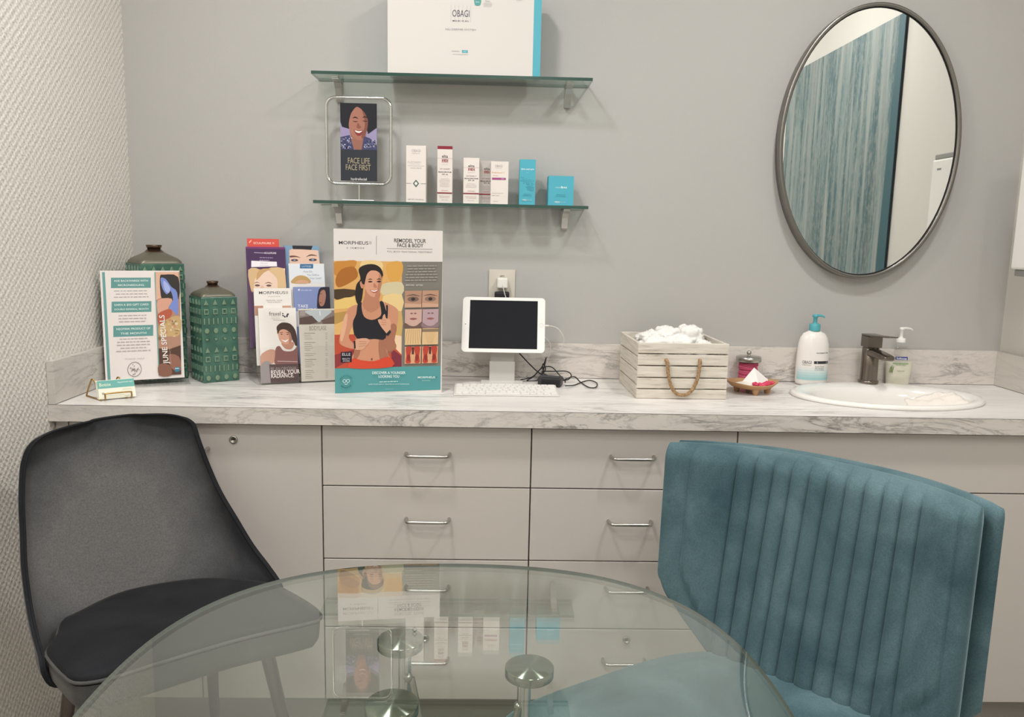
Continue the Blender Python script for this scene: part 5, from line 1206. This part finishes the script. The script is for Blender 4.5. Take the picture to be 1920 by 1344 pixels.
# shell: half widths right / left, edge depth, rear depth, by height
LV_ = [(.385, .150, .150, .16, .29), (.405, .225, .215, .155, .325), (.44, .250, .236, .150, .345), (.47, .2525, .236, .168, .357), (.50, .248, .234, .215, .366), (.54, .235, .229, .265, .376), (.60, .2165, .223, .308, .390), (.66, .195, .2145, .338, .402), (.72, .179, .208, .360, .412), (.78, .166, .198, .378, .422), (.805, .161, .191, .383, .4255), (.825, .156, .181, .387, .427), (.840, .140, .164, .391, .428), (.849, .118, .140, .396, .429), (.8545, .088, .104, .403, .430), (.857, .045, .055, .415, .430)]
def shell_row(L_, off=0., M=44):
    z, wr, wl, ye, yc = L_; row = []
    for k in range(M+1):
        s_ = -1+2*k/M; th = s_*math.pi/2; wd = wr if s_ > 0 else wl
        x = (wd+off)*math.copysign(abs(math.sin(th))**.86, s_); y = (yc+off)+(ye-yc-off)*(1-abs(math.cos(th))**.9)
        row.append((x, y, z))
    return row
fine = cr_spline(LV_, 4, closed=False)
inner = [shell_row(l) for l in fine]; outer = [shell_row((l[0]-.0 if i else l[0]-.006, l[1], l[2], l[3], l[4]), .009 if l[0] < .84 else .009*max(.2, (.8605-l[0])/.0205)) for i, l in enumerate(fine)]
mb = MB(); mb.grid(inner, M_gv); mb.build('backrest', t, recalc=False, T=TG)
mb = MB(); mb.grid(outer, M_go, flip=True)
eL = [[r[0] for r in inner], [r[0] for r in outer]]; eR = [[r[-1] for r in inner], [r[-1] for r in outer]]
mb.grid(eL, M_gs); mb.grid(eR, M_gs); mb.grid([inner[-1], outer[-1]], M_gs); mb.grid([inner[0], outer[0]], M_gs); mb.build('outer_shell', t, T=TG)
edge = [r[0] for r in inner[3:]]+[p for p in inner[-1][1:-1]]+[r[-1] for r in inner[3:]][::-1]
edge = [Vector(p) for p in edge]; e2 = [edge[0]]
for p in edge[1:]:
    if (p-e2[-1]).length > .004: e2.append(p)
mb = MB(); mb.tube(e2, .0028, 8, M_gs); mb.build('shell_piping', t, T=TG)
for top, ft in (((.150, .045, .43), (.205, -.035, .001)), ((-.185, .045, .43), (-.245, -.035, .001)), ((.125, .255, .43), (.165, .335, .001)), ((-.15, .265, .43), (-.20, .33, .001))): metal_leg(t, top, ft)

# ================================================================== TEAL CHAIR
t = thing('dining_chair', 'teal velvet chair with a channel-tufted curved back, right of the glass table', 'chair', (1.4453, -.8142, 0), R(-45))
XC = .262
def basey(z, x=.262): return .058-.088*(1-.92*min(1., abs(x-XC)/.285)**2)*(.86-max(z, .44))/.38
def wing(x): return -.064*min(1.30, abs((x-XC)/.245))**2.5
def zbot(x):
    d = abs(x-XC); k = max(0., min(1., (d-.15)/.135)); e = max(0., (d-.262)/.034)
    return .455+((.125 if x < XC else .075)*k+.028*min(1.2, e)**2)
SEAMS = [.017]+[.0985+.0342*k for k in range(11)]+[.507]
def puff(x):
    for i in range(len(SEAMS)-1):
        a, b = SEAMS[i], SEAMS[i+1]
        if a <= x <= b:
            u_ = (x-a)/(b-a); e = min(u_, 1-u_)*(b-a)
            if 0 < i < len(SEAMS)-2: return .013*math.sqrt(max(0., 1-(2*u_-1)**2))
            return .013*math.sqrt(min(1., e/.03)*(2-min(1., e/.03)))
    return 0
def slab(x0, x1, yo, th, zt, rr, rtop, puffed, xs, mname, parent, taper=0., zlow=0.):
    """upright curved slab; yo offset of its front from the back's front plan curve"""
    rows = []; Nz = 22
    fronts = xs; rears = [x0+(x1-x0)*k/26 for k in range(27)][::-1]
    def loop(z, kk, dz):
        pts = []
        def fy(x): return basey(z, x)+wing(x)+yo
        for x in fronts:
            e = min(x-x0, x1-x); cr = max(0., 1-e/rr); rnd_ = rr*(1-math.sqrt(max(0, 1-cr*cr)))
            y = fy(x)+min(rnd_, th*.48); c = fy(x)+th/2
            if puffed: y -= puff(x)*(1 if z > zbot(x)+.01 else .3)
            pts.append((x, y, c))
        for x in rears:
            e = min(x-x0, x1-x); cr = max(0., 1-e/rr); rnd_ = rr*(1-math.sqrt(max(0, 1-cr*cr)))
            c = fy(x)+th/2; pts.append((x, fy(x)+th-min(rnd_, th*.48), c))
        xm = (x0+x1)/2; out = []
        for x, y, c in pts:
            zb = zbot(x)-zlow
            zz = zb+(z-.455)/(zt-rtop-.455)*(zt-rtop-zb) if z < zt-rtop+1e-6 else z
            out.append((xm+(x-xm)*(1-dz), c+(y-c)*kk, zz))
        return out
    for i in range(7):
        a = math.pi/2*i/6; rows.append((.455, math.sin(a)*.9+.1, .0, .018*(1-math.sin(a))))
    R_ = []
    for z, kk, dz, down in rows: R_.append([(x, y, zz-.0+0*down) for x, y, zz in loop(z, kk, dz)])
    for i, r in enumerate(R_):
        dn = .022*(1-math.cos(math.pi/2*(1-i/6))); R_[i] = [(x, y, zz-.0-(-dn if False else 0)+.0) for x, y, zz in r]
        R_[i] = [(x, y, zz-.020+.020*(1-math.cos(math.pi/2*i/6)) if i < 6 else zz) for x, y, zz in r]
    for k in range(1, Nz+1):
        R_.append(loop(.455+(zt-rtop-.455)*k/Nz, 1, 0))
    for i in range(1, 9):
        a = math.pi/2*i/8; R_.append(loop(zt-rtop+rtop*math.sin(a), .06+.94*math.cos(a), .012*(1-math.cos(a))))
    mb = MB(); mb.grid(R_, M_tv, cu=True)
    nf = len(fronts); ring = R_[-1]; fr = ring[:nf]; re = ring[nf:]
    mb.cap(ring, M_tv, smooth=True); mb.cap(R_[0], M_tv, flip=True, smooth=True)
    return mb.build(mname, parent)
xs = []
x0, x1 = -.034, .536
k = x0
while k < x1: xs.append(k); k += .0019
xs.append(x1)
for s_ in SEAMS: xs.append(s_)
xs = sorted(set(round(a, 5) for a in xs))
slab(x0, x1, .0, .066, .872, .026, .034, True, xs, 'back_cushion', t)
xs2 = [-.042+(.600)*k/50 for k in range(51)]
slab(-.042, .558, .068, .044, .866, .022, .022, False, xs2, 'back_shell', t, zlow=.02)
# stitched seams of the two plain side panels
for xe in (.017, .507):
    pts = []
    for k in range(24):
        z = zbot(xe)+.01+(.845-zbot(xe)-.01)*k/23; pts.append((xe, basey(z, xe)+wing(xe)+.0005+(.010 if False else 0)-.0, z))
    mb = MB(); mb.tube(pts, .0022, 8, M_tv); mb.build('edge_piping', t)
# seat
so = [(.262, -.535), (.42, -.53), (.545, -.50), (.578, -.42), (.574, -.28), (.552, -.17), (.50, -.075), (.42, -.01), (.262, .012), (.11, -.01), (.055, -.06), (.018, -.14), (-.012, -.25), (-.046, -.40), (-.040, -.49), (.02, -.522), (.12, -.532)]
ol2 = cr_spline(so, 7); cx_, cy_ = .262, -.27
def tr(s_, z, g=0): return [(cx_+(x-cx_)*s_, cy_+(y-cy_)*s_, z) for x, y in ol2]
mb = MB(); rs = [tr(.93, .375), tr(.985, .382), tr(1., .40), tr(1.0, .425)]; mb.grid(rs, M_tv, cu=True); mb.cap(rs[0], M_tv, flip=True); mb.build('seat_base', t)
mb = MB(); rs = [tr(.985, .4255), tr(1.0, .432), tr(1.004, .450), tr(.99, .464), tr(.94, .4735), tr(.8, .4795), tr(.5, .483), tr(.15, .484)]; mb.grid(rs, M_tv, cu=True); mb.cap(rs[-1], M_tv, smooth=True); mb.build('seat_cushion', t)
mb = MB(); mb.tube(tr(1.006, .4275), .0042, 8, M_tv, closed=True); mb.build('seat_piping', t)
for top, ft in (((.06, -.44, .378), (.02, -.50, 0)), ((.47, -.44, .378), (.51, -.50, 0)), ((.08, -.07, .378), (.03, .0, 0)), ((.44, -.07, .378), (.49, .0, 0))): metal_leg(t, top, ft, .013, .008, M_black)
